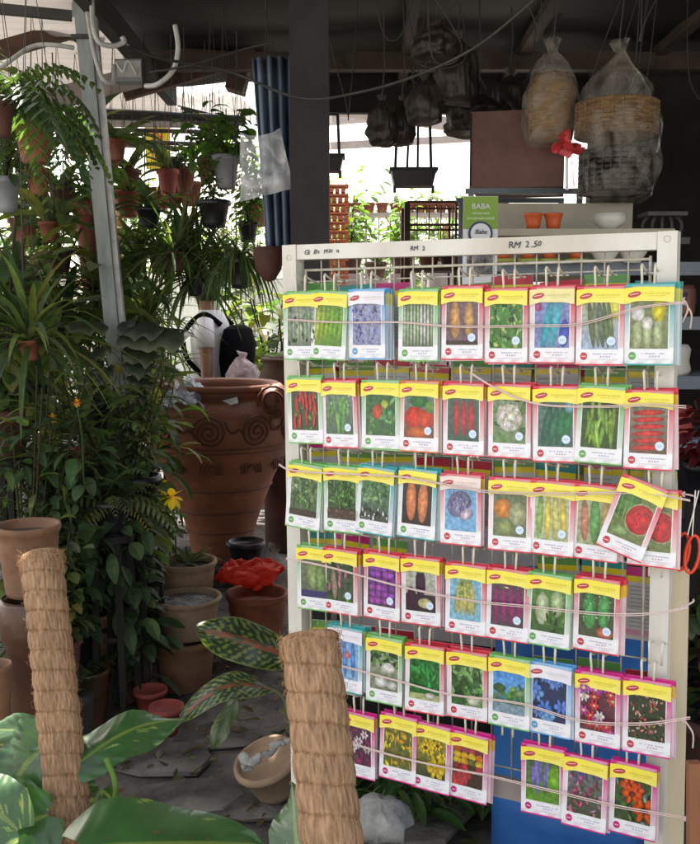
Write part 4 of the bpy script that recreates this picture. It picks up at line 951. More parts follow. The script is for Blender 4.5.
def calathea_col(seed):
    def f(t, s):
        a = abs(s)
        if a < .14 and t < .93: return lerp((.26, .07, .035), (.05, .08, .03), max(0, min(1, noise.noise(V((t * 9, s * 5, seed))) * 3 + .2)))
        st = .7 * sin((t * 24 - a * 4.5) * pi) + 2.0 * noise.noise(V((s * 7, t * 22, seed)))
        c = lerp((.018, .045, .018), (.17, .19, .05), max(0, min(1, st * 2.2 - .2)))
        return lerp(c, (.2, .23, .07), .6) if a > .92 else c
    return f
def dir_leaf(parent, base_px, tip_px, Yb, Yt, w, colfn, arch=.08, heart=True, name='leaf', nrm=(0, -.6, .8), wav=.010, fold=.16, bend=0):
    org = parent.location if parent else V((0, 0, 0))
    return big_leaf(name, at(*base_px, Yb) - org, at(*tip_px, Yt) - org, w, arch, colfn, parent, heart, nrm=nrm, wav=wav, fold=fold, bend=bend)
# ------------------------------------------------------------------ coir poles with climbing plants
def coir_pole(top_px, bot_px, Yt, Yb, dia, seed, label, pitch=.0335):
    T, Bt = at(*top_px, Yt), at(*bot_px, Yb); d = (Bt - T); foot = T + d * ((T.z - .14) / (T.z - Bt.z)); foot.z = .14
    ax = (T - foot); L = ax.length; t = empty('coir_pole', foot, label=label, cat='plant pole', group='coir poles')
    t.rotation_euler = ax.to_track_quat('Z', 'Y').to_euler()
    r0 = dia / 2; nz = int(L / .0022); na = 84; b = MB(); vs = []; fs = []; cs = []
    for i in range(nz + 1):
        z = L * i / nz
        for k in range(na):
            a = 2 * pi * k / na
            wob = .0025 * noise.noise(V((cos(a) * 1.5, sin(a) * 1.5, z * 14 + seed)))
            u = ((z + wob + .012 * a / (2 * pi) * 2.8) / pitch) % 1
            prof = (sin(pi * u ** .8)) ** .55
            fib = noise.noise(V((a * 34, z * 14, seed * 3))) * .7 + .5 * noise.noise(V((a * 60, z * 40, seed))); fib2 = noise.noise(V((a * 9, z * 60, seed + 7)))
            rr = r0 * (.915 + .085 * prof) + .0003 * fib + .0005 * fib2 + .0012 * noise.noise(V((cos(a) * 2, sin(a) * 2, int(z / pitch) * 3.7 + seed)))
            end = (L - z)
            if end < .014: rr *= .80 + .20 * sqrt(max(0, 1 - (1 - end / .014) ** 2))
            vs.append((rr * cos(a), rr * sin(a), z))
            c = lerp((.21, .125, .07), (.33, .21, .125), .5 + .5 * fib); c = lerp(c, (.22, .125, .065), .5 * max(0, fib2)); 
            c = tuple(q_ * (1 + .22 * noise.noise(V((cos(a) * 1.3, sin(a) * 1.3, z * 9 + seed)))) for q_ in c)
            if u < .05 or u > .96: c = lerp(c, (.17, .09, .04), .6)
            cs.append(c)
    for i in range(nz):
        for k in range(na): a = i * na + k; e = i * na + (k + 1) % na; fs.append((a, e, e + na, a + na))
    o = len(vs)
    for q in range(1, 9):
        for k in range(na):
            a = 2 * pi * k / na; rr = r0 * .70 * (1 - q / 8.0); vs.append((rr * cos(a), rr * sin(a), L - .002 - .004 * sin(q * 2.2) * .6 + .0015 * noise.noise(V((a * 5, q * 2, seed))))); cs.append(lerp((.30, .18, .09), (.45, .29, .14), rnd()))
    for q in range(8):
        for k in range(na):
            a = (nz * na + k) if q == 0 else o + (q - 1) * na + k; e = (nz * na + (k + 1) % na) if q == 0 else o + (q - 1) * na + (k + 1) % na
            a2 = o + q * na + k; e2 = o + q * na + (k + 1) % na; fs.append((a, e, e2, a2))
    b.add(vs, fs, cs); b.build('coir_wrap', M['coir'], t, smooth=True)
    b = MB()
    for k in range(1100):
        a = ru(0, 2 * pi); z = ru(.35, L) if k > 300 else ru(L - .03, L); l = ru(.004, .013); b.cur = lerp((.33, .18, .08), (.5, .32, .16), rnd())
        nrm = V((cos(a), sin(a), 0)); p = nrm * r0 * .97 + V((0, 0, z)); tg = V((-sin(a), cos(a), 0)) * ru(-.8, .8) + V((0, 0, ru(-1, 1))); q = p + (nrm * ru(.05, .5) + tg) .normalized() * l
        b.tube([p, (p + q) / 2 + nrm * .002, q], .00022, 3, False)
    b.build('loose_fibres', M['coir'], t); tag(t.children[-1], kind='stuff')
    b = MB(); b.lathe([(0, -.12), (.1, -.12), (.13, .05), (.14, .06), (.14, .09), (.125, .09), (.11, .06)], 30)
    base = empty('planter', (foot.x, foot.y, .14), label='dark clay planter at the foot of the ' + label.split(',')[0], cat='planter')
    b.build('pot', M['terradark'], base, smooth=True); b = MB(); b.lathe([(.118, .065), (0, .07)], 20); b.build('soil', M['soil'], base)
    return t
coir_pole((41, 552), (73, 850), 1.62, 1.42, .072, 1, 'left coir wrapped pole, thinner and farther away')
coir_pole((309, 633), (333, 850), 1.13, 1.02, .073, 5, 'right coir wrapped pole, thicker and nearer')
pl = empty('pothos_plant', at(75, 900, 1.45), label='pothos with big streaked leaves around the left coir pole', cat='plant')
dir_leaf(pl, (72, 768), (186, 716), 1.45, 1.62, .085, pothos_col(1, -.02), arch=.10, nrm=(-.3, -.8, .5), fold=-.1)
dir_leaf(pl, (62, 742), (-40, 736), 1.5, 1.6, .055, pothos_col(4, .0), arch=.08, nrm=(0, -.7, .7))
dir_leaf(pl, (50, 742), (-4, 812), 1.5, 1.5, .13, pothos_col(2, -.05), arch=.1, nrm=(-.4, -.9, .3))
dir_leaf(pl, (84, 848), (264, 842), 1.30, 1.42, .17, pothos_col(3, -.1), arch=.05, nrm=(-.25, -.62, .75), fold=-.10, bend=.04)
dir_leaf(pl, (48, 815), (-34, 870), 1.4, 1.38, .12, pothos_col(6, -.05), arch=.1, nrm=(0, -.8, .6))
dir_leaf(pl, (18, 830), (-50, 790), 1.35, 1.4, .10, pothos_col(7, .2), arch=.1, nrm=(0, -.8, .6))
dir_leaf(pl, (62, 850), (16, 786), 1.45, 1.55, .12, pothos_col(8, -.05), arch=.08, nrm=(.3, -.9, .4))
dir_leaf(pl, (30, 800), (-20, 836), 1.45, 1.5, .09, pothos_col(9, .1), arch=.1, nrm=(0, -.8, .6))
dir_leaf(pl, (100, 790), (78, 850), 1.55, 1.5, .08, pothos_col(10, .15), arch=.06, nrm=(.3, -.9, .4))
b = MB(); o_ = pl.location
for a_, c_ in (((106, 758), (101, 850)), ((84, 900), (85, 960)), ((10, 835), (50, 950))):
    b.cur = (.16, .26, .06); A, B = at(*a_, 1.45) - o_, at(*c_, 1.43) - o_; b.tube(bez([A, (A + B) / 2 + V((.02, 0, .02)), B], 6), .0045, 7)
b.build('stalk', M['leaf'], pl, smooth=True)
p2_ = empty('pothos_plant', at(330, 950, 1.1), label='pothos with plain green leaf left of the right coir pole', cat='plant')
dir_leaf(p2_, (300, 900), (292, 782), 1.15, 1.3, .085, pothos_col(11, .02), arch=.03, nrm=(-.3, -.95, .2))
dir_leaf(p2_, (345, 960), (395, 880), 1.15, 1.3, .09, pothos_col(12, .1), arch=.1)
b = MB(); b.cur = (.16, .26, .06); b.tube([at(300, 905, 1.15) - p2_.location, V((0, 0, -.1))], .004, 6); b.build('stalk', M['leaf'], p2_)
# patterned leaves plant
cal = empty('patterned_plant', at(292, 730, 2.75), label='plant with yellow striped leaves and red midribs left of the rack', cat='plant')
dir_leaf(cal, (300, 662), (197, 628), 2.6, 2.45, .125, calathea_col(1), arch=.03, heart=False, wav=.012, nrm=(.1, -.85, .5), fold=-.05)
dir_leaf(cal, (272, 690), (180, 714), 2.55, 2.45, .080, calathea_col(2), arch=.20, heart=False, wav=.01, nrm=(-.2, -.8, .6), fold=-.05)
dir_leaf(cal, (236, 700), (212, 748), 2.6, 2.55, .055, lambda t, s: lerp((.05, .08, .03), (.12, .15, .06), abs(s)), arch=.03, heart=False, nrm=(.3, -.9, .3))
b = MB(); b.cur = (.28, .30, .18); o_ = cal.location
for a_ in ((300, 662), (272, 690)): A = at(*a_, 2.72) - o_; b.tube(bez([A, A * .5 + V((.01, 0, .02)), V((.02, 0, -.15))], 6), .004, 6)
b.build('stalk', M['leaf'], cal, smooth=True)
# tilted clay pot at its foot with twisted pale root
t = empty('clay_pot', at(272, 775, 2.75), rot=(.25, -.3, 0), label='tilted clay pot with a pale rag beside the right coir pole', cat='pot')
b = MB(); b.lathe(pot_prof(.095, .13), 30, (0, 0, -.06)); b.build('pot', M['buffclay'], t, smooth=True); b = MB(); b.lathe([(.085, .05), (0, .045)], 16, jit=.2); b.build('soil', M['soil'], t)
b = MB(); q = at(250, 770, 2.65); b.tube(bez([(0, 0, 0), (-.02, .0, .03), (.01, -.02, .04), (.07, -.02, .075), (.12, 0, .10)], 8), .01, 8, radii=None); o = b.build('rag', M['stone'], loc=q, smooth=True); crumple(o, .02, 40); tag(o, 'pale twisted rag over the rim of the tilted pot', 'rag')

# ------------------------------------------------------------------ greens and stone under the rack, blue drum
p = at(420, 820, 2.75); t = empty('plant_heap', (p.x, 2.75, .05), label='heap of loose leafy greens on the floor under the rack', cat='plants')
b = MB()
for k in range(150): x, y, z = ru(-.27, .27), ru(-.2, .2), ru(0, .12); leaf(b, (x, y, z), dirv(ru(0, 6.28), ru(-.2, .8)), ru(.06, .16), ru(.02, .045), ru(.5, 2), jitc(random.choice([(.05, .11, .03), (.08, .14, .05), (.10, .16, .06)])), 5, .4, .15, ru(-.6, .6), 'oval')
for k in range(40): x, y, z = ru(-.25, .25), ru(-.2, .2), ru(0, .1); leaf(b, (x, y, z), dirv(ru(0, 6.28), ru(0, .6)), ru(.1, .25), .006, 1, jitc((.2, .26, .1)), 5, .4)
b.build('leaves', M['leaf'], t)
for k, (dx, dy, s) in enumerate([(-.3, .02, .6), (.1, .3, 1), (.33, .2, .8), (-.1, .35, .9)]):
    tt = empty('small_plant', (p.x + dx, 2.75 + dy, .05), label=['low bushy seedling by the white stone', 'low leafy seedling behind the heap of greens', 'low leafy seedling next to the blue drum', 'low leafy seedling behind the sunflower packet'][k], cat='seedling', group='seedlings under the rack'); foliage(tt, 'bush', KINDS['bush'], s, 0)
b = MB(); b.lathe([(0, 0), (.06, 0), (.08, .02), (.075, .06), (.045, .085), (0, .095)], 24, jit=.5, sx=1.15); o = b.build('stone', M['stone'], loc=at(380, 826, 2.42) - V((0, 0, .02)), smooth=True); crumple(o, .02, 25); tag(o, 'rough white stone lying by the greens under the rack', 'stone')
t = empty('blue_drum', (at(590, 700, 2.35).x, 2.42, 0), label='large blue plastic drum standing behind the bottom packets', cat='drum')
zt = at(560, 603, 2.3).z; r = .235
b = MB(); b.lathe([(0, 0), (r * .95, 0), (r, .02), (r, zt * .3), (r * 1.02, zt * .32), (r, zt * .34), (r, zt * .64), (r * 1.02, zt * .66), (r, zt * .68), (r * .99, zt * .96), (r * 1.03, zt * .97), (r * 1.03, zt), (r * .98, zt), (r * .95, zt * .9)], 48); b.build('body', M['bluedrum'], t, smooth=True)
b = MB(); b.lathe([(r * .95, zt * .88), (0, zt * .88)], 30); b.build('content', M['soil'], t)
b = MB(); b.lathe([(0, 0), (.02, .005), (.03, .03), (.02, .055), (0, .06)], 14); tag(b.build('green_ball', mat('aqua_plastic', (.12, .4, .35), None, .4), loc=at(584, 650, 2.25), smooth=True), 'small aqua float hanging behind the onion packets', 'float')
# grey board leaning behind the rack
# (pale sacks seen through the grid)
b = MB(); q0 = at(310, 470, 2.95); b.box(0, 0, 0, .62, .02, .5); o = b.build('grey_panel', mat('grey_panel', (.30, .28, .28), (.2, .18, .18), .8, 5), loc=at(440, 560, 2.75)); o.rotation_euler = (.06, 0, -.35); tag(o, 'dull grey panel standing behind the lower left packets', 'panel')
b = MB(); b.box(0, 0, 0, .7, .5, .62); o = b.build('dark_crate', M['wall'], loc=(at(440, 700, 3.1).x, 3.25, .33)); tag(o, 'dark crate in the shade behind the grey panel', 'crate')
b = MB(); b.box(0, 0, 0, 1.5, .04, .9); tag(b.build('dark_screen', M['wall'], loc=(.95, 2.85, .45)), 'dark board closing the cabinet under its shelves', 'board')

b = MB()
for k in range(1100):
    x, y = ru(-1.6, .6), ru(2.2, 4.3); z = .045; leaf(b, (x, y, z), dirv(ru(0, 6.28), ru(-.05, .25)), ru(.02, .06), ru(.008, .025), ru(-.3, .4), jitc(random.choice([(.16, .10, .05), (.10, .07, .04), (.22, .18, .10), (.06, .08, .03)])), 3, .4, .2, ru(-.5, .5), 'oval')
tag(b.build('leaf_litter', M['leaf']), 'dry leaf litter strewn over the dim floor', 'leaf litter', kind='stuff')
# ------------------------------------------------------------------ seed rack (local frame u right, n toward camera = -y, w up)
RO = V((-.1534, 2.1575, 1.6756)); RE = (-.0143, -.0192, -.4865); RW = .87
rack = empty('seed_rack', RO, RE, label='cream painted wire display rack hung with rows of seed packets', cat='display rack')
RM = Euler(RE, 'XYZ').to_matrix()
ZB = -RO.z + .03
XL, XR = .030, RW - .036
b = MB(); b.beam((XL, 0, ZB), (XL, 0, .006), .035, .035); b.build('post', M['cream'], rack)
b = MB(); b.beam((XR, 0, ZB), (XR, 0, -.008), .035, .035); b.build('post', M['cream'], rack)
rail = MB(); rail.beam((XL + .0185, 0, -.0105), (XR - .0185, 0, -.0245), .030, .032); rail = rail.build('rail', M['cream'], rack)
b = MB(); b.box((XL + XR) / 2, 0, -1.14, XR - XL - .037, .02, .04); b.build('rail', M['palebeam'], rack)
b = MB(); b.box((XL + XR) / 2, .0, ZB + .1, XR - XL - .037, .03, .032); b.build('rail', M['cream'], rack)
for x in (XL, XR):
    b = MB(); b.box(x, 0, ZB + .001, .05, .22, .03); b.build('foot', M['cream'], rack)
b = MB(); b.tube([(XL + .03, 0, -.05), (XR - .03, 0, -.056)], .003, 6); b.tube([(XL + .032, 0, -.05), (XL + .032, 0, -1.12)], .003, 6); b.tube([(XR - .032, 0, -.05), (XR - .032, 0, -1.12)], .003, 6)
for k in range(1, 17):
    x = XL + .028 + (XR - XL - .056) * k / 17; b.tube([(x, 0, -.03), (x, 0, -1.13)], .0017, 6)
for k in range(12): z = -.075 - .093 * k; b.tube([(XL + .018, .004, z), (XR - .018, .004, z)], .0017, 6)
b.build('wire_grid', M['wire'], rack, smooth=True)
for s_, u, sz in [('RM 2.50', .575, .0165), ('RM 2', .345, .015), ('G1 Ba Mix u', .120, .0135)]:
    wch = sz * .62; x = u - wch * len(s_) / 2
    for ch in s_:
        if ch != ' ': text_mesh(ch, sz * ru(.85, 1.15), M['ink'], rack, (x, -.0165, -.0105 - .014 * (u - .05) / .78 + ru(-.0012, .0012)), (R(90), R(ru(-9, 9)), 0), 'written_letter', ext=.0004, shear=ru(-.1, .3))
        x += wch * ru(.85, 1.15) * (.6 if ch in '.1i' else 1)

# ---- printed packets
PW, PH = .0872, .146
RED, GRN, MAG, BLU, TEAL, ORG = (.62, .03, .06), (.14, .42, .10), (.62, .02, .22), (.12, .38, .68), (.03, .34, .34), (.62, .16, .03)
YEL = (.88, .72, .02); WHT = (.80, .80, .82)
class Canvas(MB):
    """flat printed shapes in packet units: x 0..1 across, y 0..1 up; later shapes lie 0.03 mm above earlier ones"""
    def __init__(s, rect=(0, 0, 1, 1), base=.0003): super().__init__(); s.r = rect; s.k = 0; s.base = base
    def P(s, x, y):
        x = min(1, max(0, x)); y = min(1, max(0, y)); r = s.r
        return ((r[0] + x * (r[2] - r[0]) - .5) * PW, -(s.base + s.k * .00003), (r[1] + y * (r[3] - r[1]) - 1) * PH)
    def rect(s, x0, y0, x1, y1, c, c2=None, n=1):
        c2 = c2 or c; vs = []; cs = []; fs = []
        for i in range(n + 1):
            t = i / n; y = y0 + (y1 - y0) * t; vs += [s.P(x0, y), s.P(x1, y)]; cc = lerp(c, c2, t); cs += [cc, cc]
        for i in range(n): a = i * 2; fs.append((a, a + 1, a + 3, a + 2))
        s.add(vs, fs, cs); s.k += 1
    def ell(s, cx, cy, rx, ry, rot, c, hl=1.35, n=14):
        ct, st = cos(rot), sin(rot); vs = [s.P(cx, cy)]; cs = [tuple(min(.95, q * hl) for q in c)]
        for k in range(n):
            a = 2 * pi * k / n; x, y = rx * cos(a), ry * sin(a); vs.append(s.P(cx + x * ct - y * st * .55, cy + (x * st / .55 * .55 + y * ct))); cs.append(tuple(q * .72 for q in c))
        s.add(vs, [(0, 1 + k, 1 + (k + 1) % n) for k in range(n)], cs); s.k += 1
    def poly(s, pts, c): s.add([s.P(*p) for p in pts], [tuple(range(len(pts)))], [c] * len(pts)); s.k += 1
    def speck(s, cols, n, rx, ry, box=(0, 0, 1, 1)):
        for _ in range(n): s.ell(ru(box[0], box[2]), ru(box[1], box[3]), rx * ru(.5, 1.3), ry * ru(.5, 1.3), ru(0, 3.14), jitc(random.choice(cols), .3), n=7)
G_ = [(.08, .25, .05), (.04, .14, .03), (.16, .34, .08), (.02, .07, .02)]
def stripes(c, cols, n, tilt, rx=.05, box=(0, 1), hl=1.4):
    for i in range(n): c.ell(box[0] + (box[1] - box[0]) * (i + .5) / n, .5, rx * ru(.8, 1.2), .5, tilt, jitc(random.choice(cols), .15), hl)
def flowerheads(c, cols, n, r, centre=None, box=(0, 0, 1, 1)):
    for _ in range(n):
        x, y = ru(box[0], box[2]), ru(box[1], box[3]); cc = jitc(random.choice(cols), .15); rr = r * ru(.7, 1.2)
        for k in range(6): a = k * 1.05; c.ell(x + rr * .6 * cos(a), y + rr * .45 * sin(a), rr * .5, rr * .36, a, cc, n=7)
        if centre: c.ell(x, y, rr * .35, rr * .25, 0, centre, n=8)
def pic(c, kind):
    B = lambda col1, col2=None: c.rect(0, 0, 1, 1, col1, col2, 6)
    if kind == 'longbean': B((.25, .28, .22), (.3, .34, .3)); stripes(c, [(.3, .4, .25), (.4, .45, .35)], 7, .05, .05); c.speck(G_, 26, .05, .05)
    elif kind == 'luffa': B((.18, .36, .06)); stripes(c, [(.28, .48, .05), (.12, .25, .05), (.45, .6, .08)], 6, -.25, .08)
    elif kind == 'lavender': B((.4, .42, .6)); c.speck([(.3, .28, .6), (.2, .2, .5), (.5, .5, .7), (.12, .14, .3)], 70, .05, .04)
    elif kind == 'stalks': B((.16, .22, .12)); stripes(c, [(.55, .62, .45), (.4, .5, .33), (.6, .62, .52)], 9, .02, .045)
    elif kind == 'yam': B((.25, .17, .2)); c.ell(.28, .55, .16, .42, .03, (.62, .36, .14)); c.ell(.72, .55, .15, .4, -.03, (.60, .38, .16)); c.rect(0, 0, 1, .1, (.1, .06, .05))
    elif kind == 'peas': B((.12, .32, .08)); c.speck([(.3, .5, .15), (.15, .35, .08), (.45, .6, .25), (.05, .12, .03)], 60, .09, .05)
    elif kind == 'bluecuke': B((.3, .35, .62)); c.ell(.35, .45, .12, .62, -.45, (.08, .45, .55)); c.ell(.6, .5, .12, .62, -.42, (.12, .52, .62)); c.ell(.85, .3, .14, .3, -.2, (.1, .15, .6)); c.ell(.1, .85, .1, .1, 0, (.5, .12, .3))
    elif kind == 'okra': B((.45, .55, .72), (.5, .5, .3)); c.ell(.9, .85, .2, .25, 0, (.75, .7, .1)); stripes(c, [(.14, .2, .10), (.22, .27, .16), (.18, .24, .1)], 5, .3, .08, (.2, .85))
    elif kind == 'squash': B((.28, .33, .16)); [c.ell(.2 + .27 * i, .3, .12, .34, 0, (.48, .54, .32)) for i in range(3)]; c.ell(.75, .75, .18, .22, 0, (.75, .65, .03)); c.ell(.2, .7, .18, .16, 0, (.78, .78, .76)); c.ell(.45, .5, .15, .13, 0, (.75, .76, .65))
    elif kind == 'redchili': B((.05, .10, .03)); c.speck(G_, 22, .1, .06); [c.ell(ru(.05, .95), ru(.15, .9), .05, .2, ru(-.2, .2), (.60, .03, .02)) for _ in range(18)]
    elif kind == 'greenchili': B((.10, .2, .10), (.25, .3, .3)); [c.ell(ru(.1, .9), ru(.2, .8), .05, .3, ru(-.5, .5), jitc((.2, .45, .12))) for _ in range(10)]; c.speck([(.5, .6, .5)], 8, .05, .04, (0, .6, 1, 1))
    elif kind == 'pepperplant': B((.08, .22, .08)); c.speck([(.12, .32, .12), (.06, .2, .08), (.2, .4, .15)], 40, .14, .07); c.ell(.4, .55, .16, .18, .3, (.62, .10, .04)); c.ell(.65, .72, .12, .1, 0, (.5, .55, .1))
    elif kind == 'bellpepper': B((.3, .1, .05), (.2, .35, .3)); c.ell(.5, .83, .3, .16, 0, (.06, .22, .06)); c.ell(.35, .45, .34, .25, 0, (.68, .06, .02)); c.ell(.7, .42, .3, .22, 0, (.66, .10, .03)); c.ell(.5, .12, .4, .14, 0, (.62, .18, .04)); c.ell(.85, .7, .15, .14, 0, (.2, .4, .1))
    elif kind == 'redroot': B((.06, .16, .12), (.1, .22, .16)); [c.ell(.28 + .24 * i, .5, .1, .42, .04 * i, (.52, .05, .07)) for i in range(3)]
    elif kind == 'cauliflower': B((.22, .34, .16), (.3, .38, .25)); c.speck(G_, 16, .16, .08); c.ell(.5, .55, .4, .3, 0, (.74, .71, .60)); c.speck([(.78, .75, .66), (.66, .62, .5)], 50, .07, .05, (.2, .35, .8, .8))
    elif kind == 'cucumber': B((.10, .2, .18), (.2, .3, .25)); [c.ell(.25 + .2 * i, .45, .11, .5, -.5, (.05, .18 + .03 * i, .12)) for i in range(4)]; c.ell(.9, .85, .14, .14, 0, (.25, .55, .62))
    elif kind == 'greenpods': B((.08, .15, .04)); [c.ell(ru(.1, .9), ru(.15, .85), .05, .27, ru(-.7, .7), jitc((.32, .5, .10))) for _ in range(18)]
    elif kind == 'redroots': B((.22, .14, .10), (.3, .33, .25)); [c.ell(.5, .12 + .14 * i, .44, .06, .05, (.62, .06, .05)) for i in range(6)]
    elif kind == 'herb': B((.10, .16, .08), (.2, .28, .14)); c.speck([(.22, .36, .14), (.12, .26, .08), (.36, .46, .26), (.08, .18, .06)], 70, .12, .05, (0, .25, 1, 1)); c.rect(0, 0, 1, .14, (.09, .06, .05))
    elif kind == 'herb2': B((.07, .12, .05), (.12, .22, .10)); c.speck([(.12, .28, .08), (.2, .36, .12), (.05, .15, .04)], 70, .13, .05, (0, .35, 1, 1)); c.rect(0, 0, 1, .25, (.12, .08, .06)); c.speck([(.2, .14, .1)], 16, .08, .03, (0, 0, 1, .3))
    elif kind == 'herb3': B((.12, .16, .12), (.2, .36, .22)); c.speck([(.2, .38, .18), (.3, .45, .28), (.12, .28, .1)], 60, .12, .05, (0, .45, 1, 1)); c.speck([(.06, .06, .05), (.12, .1, .08), (.7, .7, .7)], 26, .05, .06, (0, 0, 1, .35))
    elif kind == 'carrot': B((.03, .02, .015)); c.ell(.3, .55, .17, .48, .05, (.72, .26, .10)); c.ell(.7, .53, .17, .48, -.05, (.74, .28, .11))
    elif kind == 'redcabbage': B((.25, .52, .78)); c.ell(.45, .6, .4, .3, .2, (.25, .27, .42)); c.speck([(.2, .2, .36), (.4, .4, .55), (.14, .14, .28)], 40, .12, .05, (.12, .42, .78, .84)); c.ell(.68, .38, .2, .13, .3, (.62, .52, .64))
    elif kind == 'pumpkin': B((.2, .25, .12)); c.ell(.28, .6, .26, .22, 0, (.68, .28, .04)); c.ell(.72, .5, .26, .26, 0, (.42, .45, .26)); c.ell(.35, .2, .3, .18, 0, (.3, .36, .14))
    elif kind == 'corn': B((.5, .6, .4)); [c.ell(.15 + .23 * i, .5, .1, .5, -.1 + .08 * i, q) for i, q in enumerate([(.35, .52, .15), (.72, .62, .12), (.66, .6, .2), (.72, .60, .1)])]
    elif kind == 'gourd': B((.45, .52, .32)); c.ell(.2, .5, .12, .45, .1, (.62, .3, .2)); c.ell(.5, .5, .16, .5, .1, (.18, .42, .14)); c.ell(.8, .55, .14, .45, 0, (.6, .45, .2))
    elif kind == 'watermelon': B((.25, .3, .12)); c.ell(.2, .75, .42, .34, 0, (.10, .26, .06)); stripes(c, [(.22, .40, .12)], 3, .2, .02, (.05, .45)); c.ell(.72, .5, .42, .34, 0, (.55, .62, .35), 1.); c.ell(.72, .5, .39, .31, 0, (.70, .03, .05), 1.2); c.speck([(.05, .01, .01)], 14, .02, .02, (.45, .35, .95, .7)); c.ell(.3, .15, .25, .1, 0, (.3, .45, .2))
    elif kind == 'greengourd': B((.16, .2, .12), (.25, .3, .2)); c.ell(.45, .55, .22, .36, .3, (.32, .42, .18)); c.ell(.7, .5, .18, .36, .1, (.25, .36, .14)); c.rect(0, 0, 1, .17, (.06, .06, .2))
    elif kind == 'pinkbean': B((.1, .14, .08)); c.speck(G_, 26, .1, .06); [c.ell(ru(.1, .9), ru(.3, .9), .05, .12, ru(-.5, .5), (.50, .22, .30)) for _ in range(10)]; c.ell(.3, .4, .1, .4, .2, (.35, .3, .2))
    elif kind == 'onion': B((.1, .05, .12)); [c.ell(.15 + .235 * (i % 4) + ru(-.04, .04), .12 + .16 * (i // 4), .13, .10, 0, jitc((.30, .08, .36), .2), 1.8) for i in range(24)]
    elif kind == 'eggplant': B((.5, .48, .42), (.55, .6, .5)); c.rect(0, 0, 1, .4, (.06, .03, .05)); c.ell(.5, .66, .17, .34, 0, (.07, .015, .06)); c.ell(.2, .3, .16, .26, .2, (.08, .015, .07)); c.ell(.65, .2, .24, .12, 0, (.6, .58, .3)); c.ell(.5, .95, .14, .06, 0, (.2, .35, .08))
    elif kind == 'babycorn': B((.30, .58, .72)); [c.ell(.25 + .12 * i, .5, .08, .4, .15 * (i - 2), (.56, .54, .2)) for i in range(5)]; c.speck([(.3, .42, .1)], 10, .09, .08, (.2, .6, .8, .95))
    elif kind == 'longeggplant': B((.12, .1, .12)); [c.ell(.16 + .23 * i, .48, .09, .46, .04, (.36, .03, .20)) for i in range(4)]; c.speck([(.5, .55, .3)], 6, .08, .03, (0, .85, 1, 1))
    elif kind == 'whitegourd': B((.08, .18, .05), (.16, .34, .1)); c.ell(.32, .5, .2, .36, 0, (.56, .64, .42)); c.ell(.75, .65, .18, .3, 0, (.5, .62, .36)); c.speck(G_, 12, .12, .07, (.4, 0, 1, .4))
    elif kind == 'bittergourd': B((.12, .14, .07)); c.ell(.3, .55, .19, .4, .1, (.12, .42, .14)); c.ell(.72, .58, .18, .38, -.1, (.14, .45, .16)); c.speck([(.3, .6, .3), (.08, .3, .1)], 40, .03, .03, (.12, .25, .9, .9)); c.ell(.75, .12, .24, .12, 0, (.6, .2, .12))
    elif kind == 'bluebottle': B((.35, .55, .78), (.25, .5, .8)); [c.ell(.2 + .3 * i, .5, .08, .45, .1, (.12, .32, .66)) for i in range(3)]; c.ell(.6, .6, .1, .1, 0, (.7, .2, .2))
    elif kind == 'radish': B((.28, .3, .22), (.4, .5, .3)); c.speck(G_, 30, .13, .06, (0, .6, 1, 1)); c.ell(.65, .55, .25, .13, 0, (.75, .74, .68)); c.ell(.4, .2, .25, .14, 0, (.74, .72, .68)); c.ell(.8, .15, .18, .1, 0, (.66, .66, .6))
    elif kind == 'spinach': B((.02, .22, .03)); c.speck([(.02, .3, .05), (.03, .2, .04), (.06, .4, .1)], 50, .18, .07, (0, .25, 1, 1)); c.rect(0, 0, 1, .14, (.5, .55, .25)); c.ell(.7, .1, .2, .08, 0, (.6, .6, .5))
    elif kind == 'paleleaf': B((.08, .2, .06)); c.speck([(.2, .42, .14), (.35, .52, .25), (.06, .15, .04)], 50, .14, .08); c.ell(.7, .15, .2, .12, 0, (.7, .75, .6))
    elif kind == 'meadow': B((.12, .25, .12), (.2, .5, .8)); c.rect(0, .45, 1, 1, (.2, .48, .82), (.10, .36, .78), 3); c.speck([(.1, .28, .06), (.2, .36, .12)], 30, .14, .06, (0, .25, 1, .6)); c.rect(0, 0, 1, .22, (.3, .42, .5)); c.ell(.2, .55, .2, .1, 0, (.06, .18, .05))
    elif kind == 'blueflower': B((.03, .06, .16)); flowerheads(c, [(.16, .32, .78), (.24, .42, .82)], 11, .2)
    elif kind == 'phlox': B((.18, .05, .08)); flowerheads(c, [(.72, .04, .08), (.78, .74, .76), (.55, .10, .45), (.75, .12, .10)], 20, .15, (.7, .6, .3))
    elif kind == 'yarrow': B((.06, .08, .04)); c.speck([(.62, .26, .22), (.66, .45, .35), (.5, .12, .12), (.12, .2, .06)], 90, .05, .035)
    elif kind == 'portulaca': B((.14, .04, .10)); c.speck([(.3, .04, .16), (.2, .08, .12)], 30, .1, .06); flowerheads(c, [(.72, .68, .74)], 5, .14, (.5, .1, .3), (.3, .35, .9, .85))
    elif kind == 'marigold': B((.2, .22, .04)); c.speck([(.75, .52, .03), (.78, .62, .08), (.66, .40, .03), (.15, .2, .03)], 46, .11, .06)
    elif kind == 'sunflower': B((.06, .08, .03), (.45, .42, .06)); flowerheads(c, [(.80, .56, .02)], 8, .17, (.12, .06, .02), (.05, .45, .95, .9)); flowerheads(c, [(.80, .6, .02)], 2, .3, (.7, .45, .05), (.1, .15, .9, .3))
